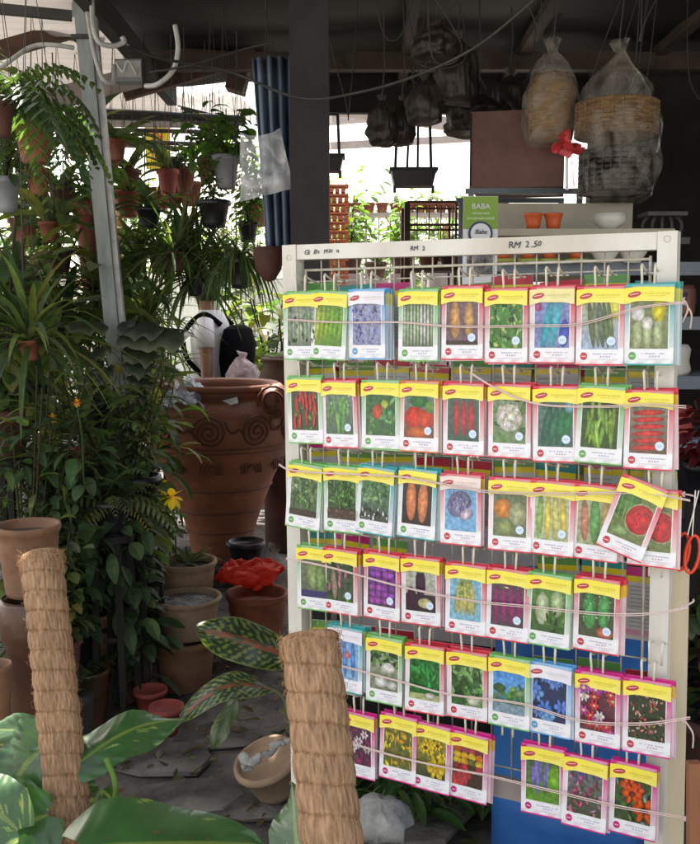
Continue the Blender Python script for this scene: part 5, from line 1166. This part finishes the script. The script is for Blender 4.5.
    elif kind == 'zinnia': B((.1, .06, .04)); [c.ell(.15 + .24 * (i % 4), .86 - .14 * (i // 4), .13, .09, 0, q) for i, q in enumerate([(.7, .14, .02), (.4, .08, .12), (.5, .1, .1), (.3, .05, .1), (.75, .5, .03), (.72, .42, .02), (.75, .5, .05), (.7, .25, .03), (.74, .55, .03), (.72, .4, .03), (.2, .2, .05), (.75, .5, .04), (.3, .05, .05), (.6, .05, .08), (.1, .1, .04), (.6, .08, .1)])]; flowerheads(c, [(.62, .08, .10)], 4, .22, None, (.1, .05, .9, .3))
    elif kind == 'salvia': B((.20, .42, .06), (.12, .2, .1)); [c.ell(ru(.15, .75), .55 + ru(-.1, .2), .06, .3, ru(-.1, .1), jitc((.28, .26, .58))) for _ in range(9)]; c.ell(.85, .5, .2, .4, 0, (.25, .5, .05))
    elif kind == 'verbena': B((.10, .12, .06), (.25, .28, .3)); c.speck([(.55, .12, .25), (.62, .3, .4), (.3, .06, .16), (.16, .2, .1)], 70, .07, .045); c.speck([(.15, .12, .3), (.1, .1, .16)], 14, .08, .05, (0, .7, 1, 1))
    elif kind == 'poppy': B((.10, .14, .06)); c.speck(G_ + [(.3, .34, .3)], 40, .1, .06); flowerheads(c, [(.75, .14, .02)], 4, .27, (.2, .05, .02), (.2, .15, .85, .8))
    else: B((.3, .3, .3))
DESC = dict(longbean='grey green long beans', luffa='bright green long gourds', lavender='purple lavender sprigs', stalks='pale upright stalks', yam='two brown yams', peas='green pea vines', bluecuke='pale blue cucumbers', okra='dark slanting okra', squash='white and yellow squashes',
 redchili='clustered red chillies', greenchili='slender green chillies', pepperplant='a red fruit on a leafy plant', bellpepper='big red bell peppers', redroot='three upright red roots', cauliflower='a white cauliflower', cucumber='dark green cucumbers', greenpods='light green pods', redroots='stacked red chillies laid flat',
 herb='pale feathery leaves', herb2='green leaves over bare soil', herb3='blue green leafy tufts', carrot='two orange carrots', redcabbage='a purple cabbage on light blue', pumpkin='orange and buff pumpkins', corn='yellow and pale marrows', gourd='a long green gourd between orange ones', watermelon='a cut watermelon',
 greengourd='a plump green gourd', pinkbean='pink blossoms and pods', onion='heaped purple onions', eggplant='black eggplants', babycorn='pale yellow beans on blue', longeggplant='four long purple eggplants', whitegourd='two white gourds', bittergourd='two bumpy green gourds',
 bluebottle='tall blue shapes', radish='white round radishes', spinach='flat bright green leaves', paleleaf='pale leafy cabbage', meadow='a blue sky over meadow', blueflower='sky blue flowers', phlox='red white and purple phlox', yarrow='tiny salmon pink blossoms', portulaca='white flowers on maroon', marigold='massed orange marigolds',
 sunflower='yellow sunflowers', zinnia='orange, yellow and red zinnias', salvia='blue salvia spikes', verbena='small pink flower clusters', poppy='orange red poppies')
def packet(kind, edge, header=YEL, emb=RED, badge=True):
    t = empty('seed_packet')
    T = .0035
    # pouch body: printed paper, edge colour fading down the sides
    b = MB(); nx, ny = 6, 12; vs = []; cs = []; fs = []
    for side in (0, 1):
        for j in range(ny + 1):
            for i in range(nx + 1):
                x, y = i / nx, j / ny; z = 0 if side == 0 else T * min(1, 6 * min(x, 1 - x)) * min(1, 6 * min(y, 1 - y)) + .0004
                vs.append(((x - .5) * PW, z, (y - 1) * PH)); e = max(0, min(1, (y - .25) / .6)) if (i == 0 or i == nx) else 0
                if y > .95: e = 1
                e2 = 1 if j == 0 and i % 2 == 0 else 0
                cs.append(lerp(WHT, edge, max(e, .6 * e2)))
        o = side * (nx + 1) * (ny + 1)
        for j in range(ny):
            for i in range(nx): a = o + j * (nx + 1) + i; q = (a, a + 1, a + nx + 2, a + nx + 1); fs.append(q if side == 0 else q[::-1])
    n1 = (nx + 1) * (ny + 1)
    for i in range(nx): fs += [(i, n1 + i, n1 + i + 1, i + 1), (ny * (nx + 1) + i, ny * (nx + 1) + i + 1, n1 + ny * (nx + 1) + i + 1, n1 + ny * (nx + 1) + i)]
    for j in range(ny): a = j * (nx + 1); c_ = a + nx; fs += [(a, a + nx + 1, n1 + a + nx + 1, n1 + a), (c_, n1 + c_, n1 + c_ + nx + 1, c_ + nx + 1)]
    b.add(vs, fs, cs); b.build('pouch', M['paper'], t)
    # tinted sides and white panel strip
    c = Canvas(base=.0003); c.rect(.86, .22, 1, .82, lerp(WHT, edge, .30), edge, 6); c.rect(0, .3, .12, .82, lerp(WHT, edge, .15), lerp(WHT, edge, .85 if rnd() > .35 else .25), 6)
    c.rect(.095, .19, .125, .82, WHT); c.rect(.875, .19, .905, .82, WHT); c.rect(.0, .0, 1, .018, edge)
    c.build('side_tint', M['paper'], t)
    c = Canvas((.115, .205, .885, .83), .0007); pic(c, kind); c.c = [tuple(.80 * max(0, q) ** 1.22 for q in cc) for cc in c.c]; c.build('picture', M['print'], t)
    # header band with an arched wavy lower edge
    c = Canvas(base=.0042); n = 16; vs = []; cs = []; fs = []
    for i in range(n + 1):
        x = i / n; y0 = .758 + .042 * sin(pi * min(1, max(0, (x - .08) / .84))) + .010 * sin(x * 9); y1 = .968 - .014 * (1 - x) + .010 * sin(x * 5)
        vs += [c.P(x, y0), c.P(x, y1)]; hc = header if header != WHT else lerp(WHT, (.6, .5, .7), x * .3); hc = lerp(hc, (.80, .78, .12), .5 * x) if header == YEL else hc; cs += [lerp(hc, WHT, .12), hc]
    for i in range(n): a = 2 * i; fs.append((a, a + 2, a + 3, a + 1))
    c.add(vs, fs, cs); o = c.build('header_band', M['paper'], t)
    # brand oval: red oval with a pale stroke
    c = Canvas(base=.0048); c.ell(.2, .875, .135, .035, .12, (.55, .04, .05), 1.0, 20); c.k += 3
    c.poly([(.11, .866), (.29, .886), (.29, .892), (.11, .874)], (.8, .7, .7)); c.build('brand_oval', M['paper'], t)
    c = Canvas(base=.0048)
    for k in range(9): x = .42 + .055 * k; c.rect(x, .872 + .006 * (k % 2), x + .035, .892, lerp(header, (.25, .3, .05), .35))
    for k in range(7): x = .5 + .05 * k; c.rect(x, .85, x + .03, .86, lerp(header, (.25, .3, .05), .25))
    c.build('title_marks', M['paper'], t)
    c = Canvas(base=.0005); c.ell(.17, .115, .075, .05, 0, emb, 1.0, 18); c.k += 2; c.rect(.12, .108, .22, .120, lerp(emb, WHT, .6)); c.build('round_mark', M['paper'], t)
    c = Canvas(base=.0005)
    for k in range(14):
        if rnd() > .15: c.rect(.36 + .036 * k, .137, .36 + .036 * k + .026, .152, (.45, .45, .62))
    for k in range(4): c.rect(.52 + .06 * k, .102, .52 + .06 * k + .03, .118, (.35, .38, .6) if emb != RED or k % 2 else (.6, .2, .3))
    for k in range(18): c.rect(.3 + .033 * k, .07, .3 + .033 * k + .024, .077, (.55, .55, .68))
    c.build('fine_print', M['paper'], t)
    if badge:
        c = Canvas(base=.0022); vs = [c.P(.74, .305)]
        for k in range(24): a = 2 * pi * k / 24; rr = .10 if k % 2 else .085; vs.append(c.P(.74 + rr * cos(a), .305 + rr * .62 * sin(a)))
        c.add(vs, [(0, 1 + k, 1 + (k + 1) % 24) for k in range(24)], [(.62, .74, .86)] * 25); c.k += 3
        for k in range(3): c.rect(.69, .29 + .012 * k, .79, .295 + .012 * k, (.3, .42, .66))
        c.build('burst_badge', M['paper'], t)
    return t
def plain_packet(edge, header=YEL):
    b = MB(); PTS = [(0, WHT), (.77, WHT), (.775, header), (.93, header), (.935, edge), (1, edge)]
    vs = []; cs = []; fs = []
    for y, c_ in PTS:
        for z in (0, .0032): vs += [(-PW / 2, z, (y - 1) * PH), (PW / 2, z, (y - 1) * PH)]; cs += [lerp(c_, edge, .35 if z else .1), lerp(c_, edge, .35)]
    for i in range(len(PTS) - 1):
        a = i * 4; fs += [(a, a + 1, a + 5, a + 4), (a + 3, a + 2, a + 6, a + 7), (a + 2, a, a + 4, a + 6), (a + 1, a + 3, a + 7, a + 5)]
    fs += [(0, 2, 3, 1)]; a = (len(PTS) - 1) * 4; fs += [(a, a + 1, a + 3, a + 2)]
    b.add(vs, fs, cs)
    o = b.build('seed_packet', M['paper']); return o
RN = RM @ V((0, -1, 0))
def rack_uw(px, py, off=.055):
    d = at(px, py, 1.0) - V((0, 0, CAMZ)); C = V((0, 0, CAMZ)); t = (RO + RN * off - C).dot(RN) / d.dot(RN); l = RM.transposed() @ (C + d * t - RO); return l.x, l.z
def rk(u, off, w): return RO + RM @ V((u, -off, w))
ROWN = ['top', 'second', 'third', 'fourth', 'fifth', 'sixth', 'bottom']
EN = {RED: 'red', GRN: 'green', MAG: 'magenta', BLU: 'blue', TEAL: 'teal', ORG: 'orange'}
PK = [ # row, left px at top, right px at top, top y, tilt deg, kind, edge, header, emblem, badge, stack behind
 (0, 286, 316, 292, 0, 'longbean', GRN, YEL, GRN, 0, 2), (0, 315, 346, 291, -3, 'luffa', GRN, YEL, GRN, 0, 3), (0, 348, 385, 289, 0, 'lavender', BLU, WHT, BLU, 0, 6), (0, 398, 439, 289, 0, 'stalks', GRN, YEL, GRN, 0, 4), (0, 441, 484, 286, 0, 'yam', RED, YEL, RED, 1, 5),
 (0, 486, 527, 288, 0, 'peas', RED, YEL, RED, 1, 4), (0, 529, 576, 286, 0, 'bluecuke', RED, (.78, .70, .30), RED, 1, 5), (0, 578, 624, 286, 0, 'okra', RED, YEL, RED, 1, 5), (0, 625, 675, 284, 0, 'squash', TEAL, YEL, GRN, 0, 4),
 (1, 288, 320, 377, 1, 'redchili', GRN, YEL, GRN, 0, 2), (1, 321, 356, 380, 1, 'greenchili', RED, YEL, RED, 1, 5), (1, 362, 399, 380, 0, 'pepperplant', GRN, YEL, GRN, 0, 2), (1, 400, 439, 381, 0, 'bellpepper', ORG, YEL, RED, 1, 3), (1, 443, 484, 383, 0, 'redroot', RED, YEL, RED, 1, 5),
 (1, 488, 531, 384, 0, 'cauliflower', RED, YEL, RED, 1, 3), (1, 533, 578, 386, 1, 'cucumber', RED, YEL, RED, 1, 4), (1, 580, 624, 386, -2, 'greenpods', GRN, YEL, GRN, 0, 4), (1, 625, 674, 390, 0, 'redroots', RED, YEL, RED, 1, 3),
 (2, 291, 321, 464, -5, 'herb', GRN, YEL, GRN, 0, 5), (2, 326, 358, 466, -1, 'herb2', GRN, YEL, GRN, 0, 4), (2, 360, 394, 467, -4, 'herb3', TEAL, YEL, GRN, 0, 5), (2, 398, 439, 469, -2, 'carrot', TEAL, YEL, GRN, 0, 4), (2, 439, 483, 474, 0, 'redcabbage', RED, (.8, .66, .60), RED, 0, 2),
 (2, 490, 531, 478, 0, 'pumpkin', RED, YEL, RED, 1, 3), (2, 531, 575, 481, -1, 'corn', RED, YEL, RED, 1, 3), (2, 575, 619, 485, -2, 'gourd', RED, YEL, RED, 1, 3), (2, 634, 674, 489, -1, 'watermelon', RED, YEL, RED, 0, 1), (2, 624, 668, 482, -19, 'watermelon', RED, YEL, RED, 0, 0),
 (3, 299, 329, 546, 0, 'greengourd', GRN, YEL, GRN, 0, 2), (3, 323, 357, 549, -1, 'pinkbean', RED, YEL, RED, 1, 3), (3, 363, 401, 553, -1, 'onion', RED, YEL, RED, 1, 3), (3, 402, 439, 557, 0, 'eggplant', RED, YEL, RED, 1, 3), (3, 445, 487, 564, 0, 'babycorn', RED, YEL, RED, 0, 4),
 (3, 489, 528, 569, -1, 'longeggplant', RED, YEL, RED, 1, 3), (3, 529, 571, 574, -2, 'whitegourd', GRN, YEL, GRN, 0, 3), (3, 575, 620, 578, -1, 'bittergourd', RED, YEL, RED, 1, 5),
 (4, 330, 361, 627, -1, 'bluebottle', TEAL, WHT, BLU, 0, 5), (4, 366, 403, 637, 0, 'radish', GRN, YEL, GRN, 0, 3), (4, 406, 444, 645, 0, 'spinach', RED, YEL, RED, 0, 4), (4, 447, 487, 651, 0, 'paleleaf', RED, YEL, RED, 0, 4),
 (4, 491, 528, 657, 0, 'meadow', GRN, YEL, GRN, 0, 2), (4, 529, 572, 664, -1, 'blueflower', BLU, WHT, BLU, 0, 3), (4, 574, 622, 673, 0, 'phlox', MAG, YEL, RED, 0, 3), (4, 624, 671, 680, 0, 'yarrow', MAG, YEL, RED, 0, 2),
 (5, 342, 373, 713, 0, 'portulaca', MAG, YEL, MAG, 0, 2), (5, 383, 415, 715, -1, 'marigold', MAG, YEL, MAG, 0, 2), (5, 414, 450, 724, -1, 'sunflower', MAG, YEL, MAG, 0, 2), (5, 449, 489, 733, -2, 'zinnia', MAG, YEL, MAG, 0, 3),
 (6, 523, 563, 746, 0, 'salvia', MAG, YEL, MAG, 0, 1), (6, 566, 606, 757, -1, 'verbena', MAG, YEL, MAG, 0, 1), (6, 610, 658, 764, -1, 'poppy', MAG, YEL, MAG, 0, 2)]
plain = {}
hk = None
wm = 0
for x in (XL, XR):
    for z in (-.022, -1.14):
        b = MB(); b.lathe([(0, -.0025), (.005, -.002), (.006, 0)], 10); o = b.build('bolt', M['rust'], rack); o.rotation_euler = (R(90), 0, 0); o.location = (x, -.0185, z)
for i, (row, x0, x1, yt, tilt, kind, edge, header, emb, badge, nb) in enumerate(PK):
    st = 5.6e-2
    u, w = rack_uw((x0 + x1) / 2, yt, .055)
    u, w = rack_uw((x0 + x1) / 2, yt, .055 + (.008 if tilt == -19 else 0))
    t = packet(kind, edge, header, emb, badge); off = .055 + (.008 if tilt == -19 else 0)
    t.location = rk(u, off, w); yaw = ru(-.05, .05); lean = ru(-.01, .05)
    t.rotation_euler = (RM @ Euler((-lean, R(-tilt), yaw)).to_matrix()).to_euler()
    if kind == 'watermelon': lab = 'tilted seed packet picturing a whole cut watermelon, overlapping its twin' if tilt == -19 else 'upright watermelon seed packet half covered by its tilted twin'
    else: lab = '%s edged seed packet picturing %s, in the %s row' % (EN[edge], DESC[kind], ROWN[row])
    tag(t, lab, 'seed packet', 'seed packets on the front of the rack')
    for k in range(nb):
        key = edge
        if key not in plain: plain[key] = plain_packet(edge)
        o = plain[key] if plain[key].get('label') is None else plain[key].copy()
        if o.name not in col.objects: col.objects.link(o)
        du = ru(-.001, .004) * (1 + k * .5) + (.002 if u > .3 else .001); o.location = rk(u + du, off - .0055 - .0052 * k, w + ru(-.002, .004)); 
        o.rotation_euler = (RM @ Euler((-.01, R(-tilt + ru(-2, 1.5)), yaw * .5)).to_matrix()).to_euler()
        tag(o, 'seed packet tucked behind the one picturing ' + DESC[kind] + (', under the tilted twin' if kind == 'watermelon' else ''), 'seed packet', 'packets stacked behind ' + DESC[kind])
    # double prong hook
    if kind == 'watermelon' and tilt == -19: continue
    if hk is None:
        hk = empty('display_hook'); b = MB()
        for s in (-.011, .011):
            b.tube([(s, .053, .020), (s, .03, .024), (s, .010, .030), (s * 1.1, .004, .034), (s * 1.1, .001, .030), (s, .002, .008), (s, .003, -.010)], .0023, 8)
        b.build('prong', M['hook'], hk, smooth=True); b = MB(); b.tube([(-.018, .052, .020), (.018, .052, .020)], .002, 6); b.build('crossbar', M['hook'], hk, smooth=True); h_ = hk
    else: h_ = copy_tree(hk)
    h_.location = rk(u + ru(-.004, .004), off - .001, w + .002); h_.rotation_euler = (RM @ Euler((0, ru(-.03, .03), 0)).to_matrix()).to_euler()
    tag(h_, 'cream double prong hook carrying the packet picturing ' + DESC[kind], 'hook', 'double prong hooks')
# empty hooks
for (px, py, lab) in [(508, 690, 'empty cream hook in the gap left of the sky blue flowers'), (507, 732, 'empty white hook below the meadow packet'), (655, 572, 'empty hook under the watermelon packets'), (655, 660, 'empty hook above the salmon pink blossom packet'), (610, 645, 'empty hook under the bumpy gourds')]:
    u, w = rack_uw(px, py); h_ = copy_tree(hk); h_.location = rk(u, .054, w); tag(h_, lab, 'hook', 'double prong hooks')
# packets hung on the far side of the rack (their plain printed backs face the camera)
def back_packet(edge):
    t = empty('seed_packet'); b = MB(); b.cur = (.62, .62, .62); b.box(0, 0, -PH / 2, PW, .004, PH); b.build('pouch', M['paper'], t)
    c = Canvas(base=.0024); c.rect(0, .88, 1, 1, edge); c.rect(0, .80, 1, .88, YEL); c.rect(.0, .06, 1, .14, lerp(edge, WHT, .4))
    for k in range(11): c.rect(.08, .18 + .055 * k, ru(.6, .92), .195 + .055 * k, (.35, .4, .38))
    c.build('header_band', M['paper'], t); return t
bp = {}
cols_ = [GRN, RED, GRN, TEAL, RED, GRN, MAG]
bi = 0
for rj, wtop in enumerate((-.088, -.256, -.262, -.452, -.46, -.652, -.85)):
    for k in range(9):
        if rj in (5, 6) and k in (3, 4, 5): continue
        c_ = cols_[(k * 3 + rj * 2) % 7]
        if c_ not in bp: bp[c_] = back_packet(c_); o = bp[c_]
        else: o = copy_tree(bp[c_])
        o.location = rk(.07 + (.045 if rj in (2, 4) else 0) + (.092 if rj not in (2, 4) else .086) * k + ru(-.008, .008), -.035 - ru(0, .012) - (.022 if rj in (2, 4) else 0), wtop + ru(-.008, .012)); o.rotation_euler = (RM @ Euler((ru(-.03, .03), R(ru(-4, 4)), ru(-.1, .1))).to_matrix()).to_euler()
        tag(o, '%s topped packet hung on the far side of the rack, seen through the grid' % EN[c_], 'seed packet', '%s topped packets on the far side' % EN[c_]); bi += 1
# twine strings across the rows
def twine(pts, label, r=.0012, off=.066):
    P = [rk(*(lambda uw: (uw[0], off, uw[1]))(rack_uw(x, y, off))) for x, y in pts]; b = MB(); b.tube(bez(P, 10), r, 6)
    b.tube(bez([p + V((0, -.001, -.0026 + .001 * sin(i))) for i, p in enumerate(P)], 10), r * .8, 5)
    tag(b.build('twine', M['string'], smooth=True), label, 'twine', 'pink twine holding the packets')
twine([(286, 319), (340, 322), (400, 322), (455, 326), (530, 325), (580, 323), (640, 307), (684, 302)], 'pale pink twine stretched across the top row of packets')
twine([(470, 372), (500, 390), (540, 404), (600, 406), (650, 404), (686, 406)], 'pale pink twine slanting over the cauliflower packet to the right post')
twine([(279, 464), (300, 471), (395, 476), (440, 483), (490, 491), (560, 493), (640, 492), (690, 500)], 'pale pink twine across the third row of packets')
twine([(286, 558), (330, 567), (400, 586), (470, 600), (520, 605), (600, 613), (650, 613), (688, 607)], 'pale pink twine across the fourth row of packets')
twine([(336, 664), (400, 681), (450, 694), (520, 703), (580, 720), (640, 723), (690, 717)], 'pale pink twine across the fifth row of packets')
twine([(345, 741), (400, 757), (450, 768), (492, 776), (560, 792), (620, 806), (690, 818)], 'pale pink twine across the lowest packets')
for k, (px, py, dx, dy) in enumerate([(683, 302, 8, 26), (684, 300, -1, 22), (684, 494, 12, 8), (683, 607, 10, -8), (684, 720, 10, 30), (686, 818, 4, 24)]):
    a0 = rk(rack_uw(px, py, .02)[0], .02, rack_uw(px, py, .02)[1]); e = a0 + V((S(dx, 1.75), 0, -S(dy, 1.75)))
    b = MB(); b.tube(bez([a0, (a0 + e) / 2 + V((.006, -.006, .004)), e], 6), .0018, 6); b.tube(bez([a0 + V((0, -.002, .004)), a0 + V((-.006, -.006, 0)), a0 + V((0, -.002, -.004))], 6), .002, 6)
    tag(b.build('twine_end', M['string'], smooth=True), ['loose twine end dangling right of the squash packet', 'short twine tail knotted at the squash packet', 'frayed twine tail beside the watermelon packets', 'twine tail pointing up beside the bumpy gourds', 'long twine tail by the salmon blossom packet', 'green and pink twine tail at the bottom right post'][k], 'twine', 'loose twine ends')
# scissors hanging on the right post
sc = empty('scissors', at(687, 553, 1.72), rot=(0, R(6), R(-20)), label='scissors with orange handles hanging at the right post', cat='scissors')
for s in (-1, 1):
    b = MB(); b.tube([(s * .009 + .011 * cos(a) * (1.1), -.003 * s, .0 + .036 * sin(a)) for a in [2 * pi * k / 20 for k in range(21)]], .0032, 8, False); b.build('handle', M['scissor'], sc, smooth=True)
    b = MB(); b.beam((s * .004, -.002 * s, .035), (-s * .003, -.002 * s, .12), .002, .010); b.build('blade', M['steel'], sc)
# batten tied behind the right post, brown stake
b = MB(); b.beam(rk(XR + .026, -.03, rack_uw(680, 572, 0)[1]), rk(XR + .03, -.03, -1.62), .036, .02); tag(b.build('wooden_batten', M['batten']), 'pale wooden batten tied behind the right post', 'batten')
b = MB(); b.beam(at(694, 762, 1.62), at(694, 900, 1.6), .022, .02); tag(b.build('wood_stake', M['woodstick']), 'short reddish brown stake at the lower right corner', 'stake')
# plants at the far right edge
t = empty('potted_shrub', (at(700, 700, 2.3).x + .03, 2.3, .35), label='leafy plant at the right edge beside the batten', cat='shrub'); b = MB(); b.lathe(pot_prof(.1, .18), 20); b.build('pot', M['terradark'], t, smooth=True); foliage(t, 'bush', KINDS['bush'], .9, .15)
b = MB(); b.box(0, 0, 0, .3, .3, .35); tag(b.build('low_stool', M['darkwood'], loc=(t.location.x, 2.3, .175)), 'dark low stool under the leafy plant at right', 'stool')
t = empty('potted_plant', (at(704, 455, 2.4).x + .02, 2.4, at(704, 500, 2.4).z), label='dark red leaved plant at the right edge above the scissors', cat='potted plant'); b = MB(); b.lathe(pot_prof(.07, .1), 18); b.build('pot', M['blackplastic'], t, smooth=True)
leafmeshes['redbush'] = [f_bush(120, .16, .08, .05, [(.22, .02, .03), (.14, .02, .03)], .25, 6).build('foliage', M['leaf']).data]; bpy.data.objects.remove([o for o in col.objects if o.data == leafmeshes['redbush'][0]][0])
foliage(t, 'redbush', None, .7, .08)
b = MB(); b.lathe([(.06, 0), (.06, t.location.z - .004)], 14); b.lathe([(.06, t.location.z - .004), (0, t.location.z - .004)], 14); tag(b.build('plant_stand', M['darkwood'], loc=(t.location.x, 2.4, 0)), 'dark round stand under the red leaved plant', 'stand')

# ------------------------------------------------------------------ the person behind the urn
def skin_mesh(name, joints, edges, m, parent=None, lv=2):
    me = bpy.data.meshes.new(name); me.from_pydata([j[0] for j in joints], edges, []); me.materials.append(m)
    o = bpy.data.objects.new(name, me); col.objects.link(o); md = o.modifiers.new('Skin', 'SKIN'); sv = me.skin_vertices[0].data
    for i, j in enumerate(joints): sv[i].radius = (j[1], j[2] if len(j) > 2 else j[1])
    sv[0].use_root = True; md.use_smooth_shade = True; s = o.modifiers.new('Sub', 'SUBSURF'); s.levels = s.render_levels = lv
    if parent: o.parent = parent
    return o
px_ = at(210, 300, 6.5)
per = empty('person', (px_.x, 6.5, 0), (0, 0, R(-15)), label='person in white shirt and dark shorts facing left behind the urn', cat='person')
# facing -x ; left/right = y
J = [((0, 0, .95), .12, .15), ((0, 0, 1.12), .105, .14), ((.0, 0, 1.30), .11, .16), ((.01, 0, 1.42), .08, .12), ((-.01, 0, 1.50), .05), ((-.04, 0, 1.58), .062), ((-.045, 0, 1.67), .085), ((-.03, 0, 1.73), .06)]
E_ = [(i, i + 1) for i in range(7)]
for s in (-1, 1):
    o = len(J); J += [((.03, s * .17, 1.40), .055), ((.06, s * .21, 1.13), .042), ((.05, s * .225, .90), .028), ((.05, s * .23, .86), .03)]; E_ += [(3, o), (o, o + 1), (o + 1, o + 2), (o + 2, o + 3)]
    hx, hy, hz = J[o + 3][0]
    for f_ in range(4):
        q = len(J); xx = hx - .028 + .018 * f_; ln = (.062, .074, .070, .055)[f_]
        J += [((xx, hy, hz - .035), .009), ((xx - .004, hy - s * .006, hz - .035 - ln * .5), .0085), ((xx - .008, hy - s * .014, hz - .035 - ln), .007)]; E_ += [(o + 3, q), (q, q + 1), (q + 1, q + 2)]
    q = len(J); J += [((hx - .042, hy - s * .01, hz - .015), .009), ((hx - .056, hy - s * .014, hz - .045), .008)]; E_ += [(o + 3, q), (q, q + 1)]
    o = len(J); J += [((0, s * .09, .86), .095), ((-.02, s * .10, .50), .06), ((.02, s * .10, .28), .055), ((.03, s * .10, .08), .035), ((-.02, s * .10, .04), .035), ((-.13, s * .11, .03), .028)]; E_ += [(0, o)] + [(o + i, o + i + 1) for i in range(5)]
skin_mesh('body', J, E_, M['skin'], per)
b = MB(); b.lathe([(.13, .0), (.128, .1), (.122, .25), (.13, .4), (.12, .5), (.085, .57), (.06, .59)], 28, (0, 0, .93), jit=.06, sx=1.0, sy=1.35); b.build('shirt', M['shirt'], per, smooth=True)
for s in (-1, 1): b = MB(); b.tube([(.02, s * .13, 1.44), (.035, s * .185, 1.36), (.05, s * .205, 1.27)], .07, 14, radii=[.06, .066, .062]); b.build('sleeve', M['shirt'], per, smooth=True)
b = MB(); b.lathe([(.138, .12), (.145, 0), (.13, -.08)], 24, (0, 0, .88), sy=1.35)
for s in (-1, 1): b.tube([(0, s * .09, .88), (-.01, s * .095, .7), (-.02, s * .10, .55)], .1, 14, radii=[.11, .1, .098])
b.build('shorts', M['shorts'], per, smooth=True)
b = MB(); b.lathe([(.0, .12), (.05, .115), (.09, .07), (.1, .0), (.09, -.07), (.06, -.1)], 20, (-.02, 0, 1.68), jit=.08); b.build('hair', M['hair'], per, smooth=True)
b = MB(); b.tube([(-.12, 0, 1.665), (-.145, 0, 1.635), (-.12, 0, 1.63)], .012, 8); b.build('nose', M['skin'], per, smooth=True)
for s in (-1, 1):
    b = MB(); b.lathe([(0, -.008), (.008, 0), (0, .008)], 8, (-.112, s * .032, 1.67)); b.build('eye', M['shorts'], per)
    b = MB(); b.lathe([(0, -.03), (.012, 0), (0, .03)], 8, (-.03, s * .088, 1.66)); b.build('ear', M['skin'], per, smooth=True)
b = MB(); b.box(-.118, 0, 1.605, .01, .04, .006); b.build('mouth', M['terrared'], per)
pk = empty('backpack', per.matrix_basis @ V((.2, 0, 1.22)), (0, 0, R(-15)), label='black backpack worn by the person behind the urn', cat='backpack')
b = MB(); b.lathe([(0, -.23), (.09, -.225), (.14, -.19), (.15, -.05), (.145, .08), (.11, .17), (.05, .2), (0, .2)], 24, jit=.25, sx=.75, sy=1.1); b.build('bag', M['bagblack'], pk, smooth=True)
for s in (-1, 1): b = MB(); b.tube(bez([(-.08, s * .1, .2), (-.2, s * .12, .27), (-.33, s * .13, .15), (-.30, s * .17, -.02), (-.15, s * .16, -.17)], 6), .018, 8); b.build('strap', M['bagblack'], pk, smooth=True)
b = MB(); b.lathe(bag_prof(.24, .28), 30, jit=.3, seed=3); o = b.build('carrier_bag', M['pinkbag'], loc=at(243, 397, 6.2), smooth=True); crumple(o, .03, 14); tag(o, 'pale pink plastic carrier bag held beside the person', 'bag')
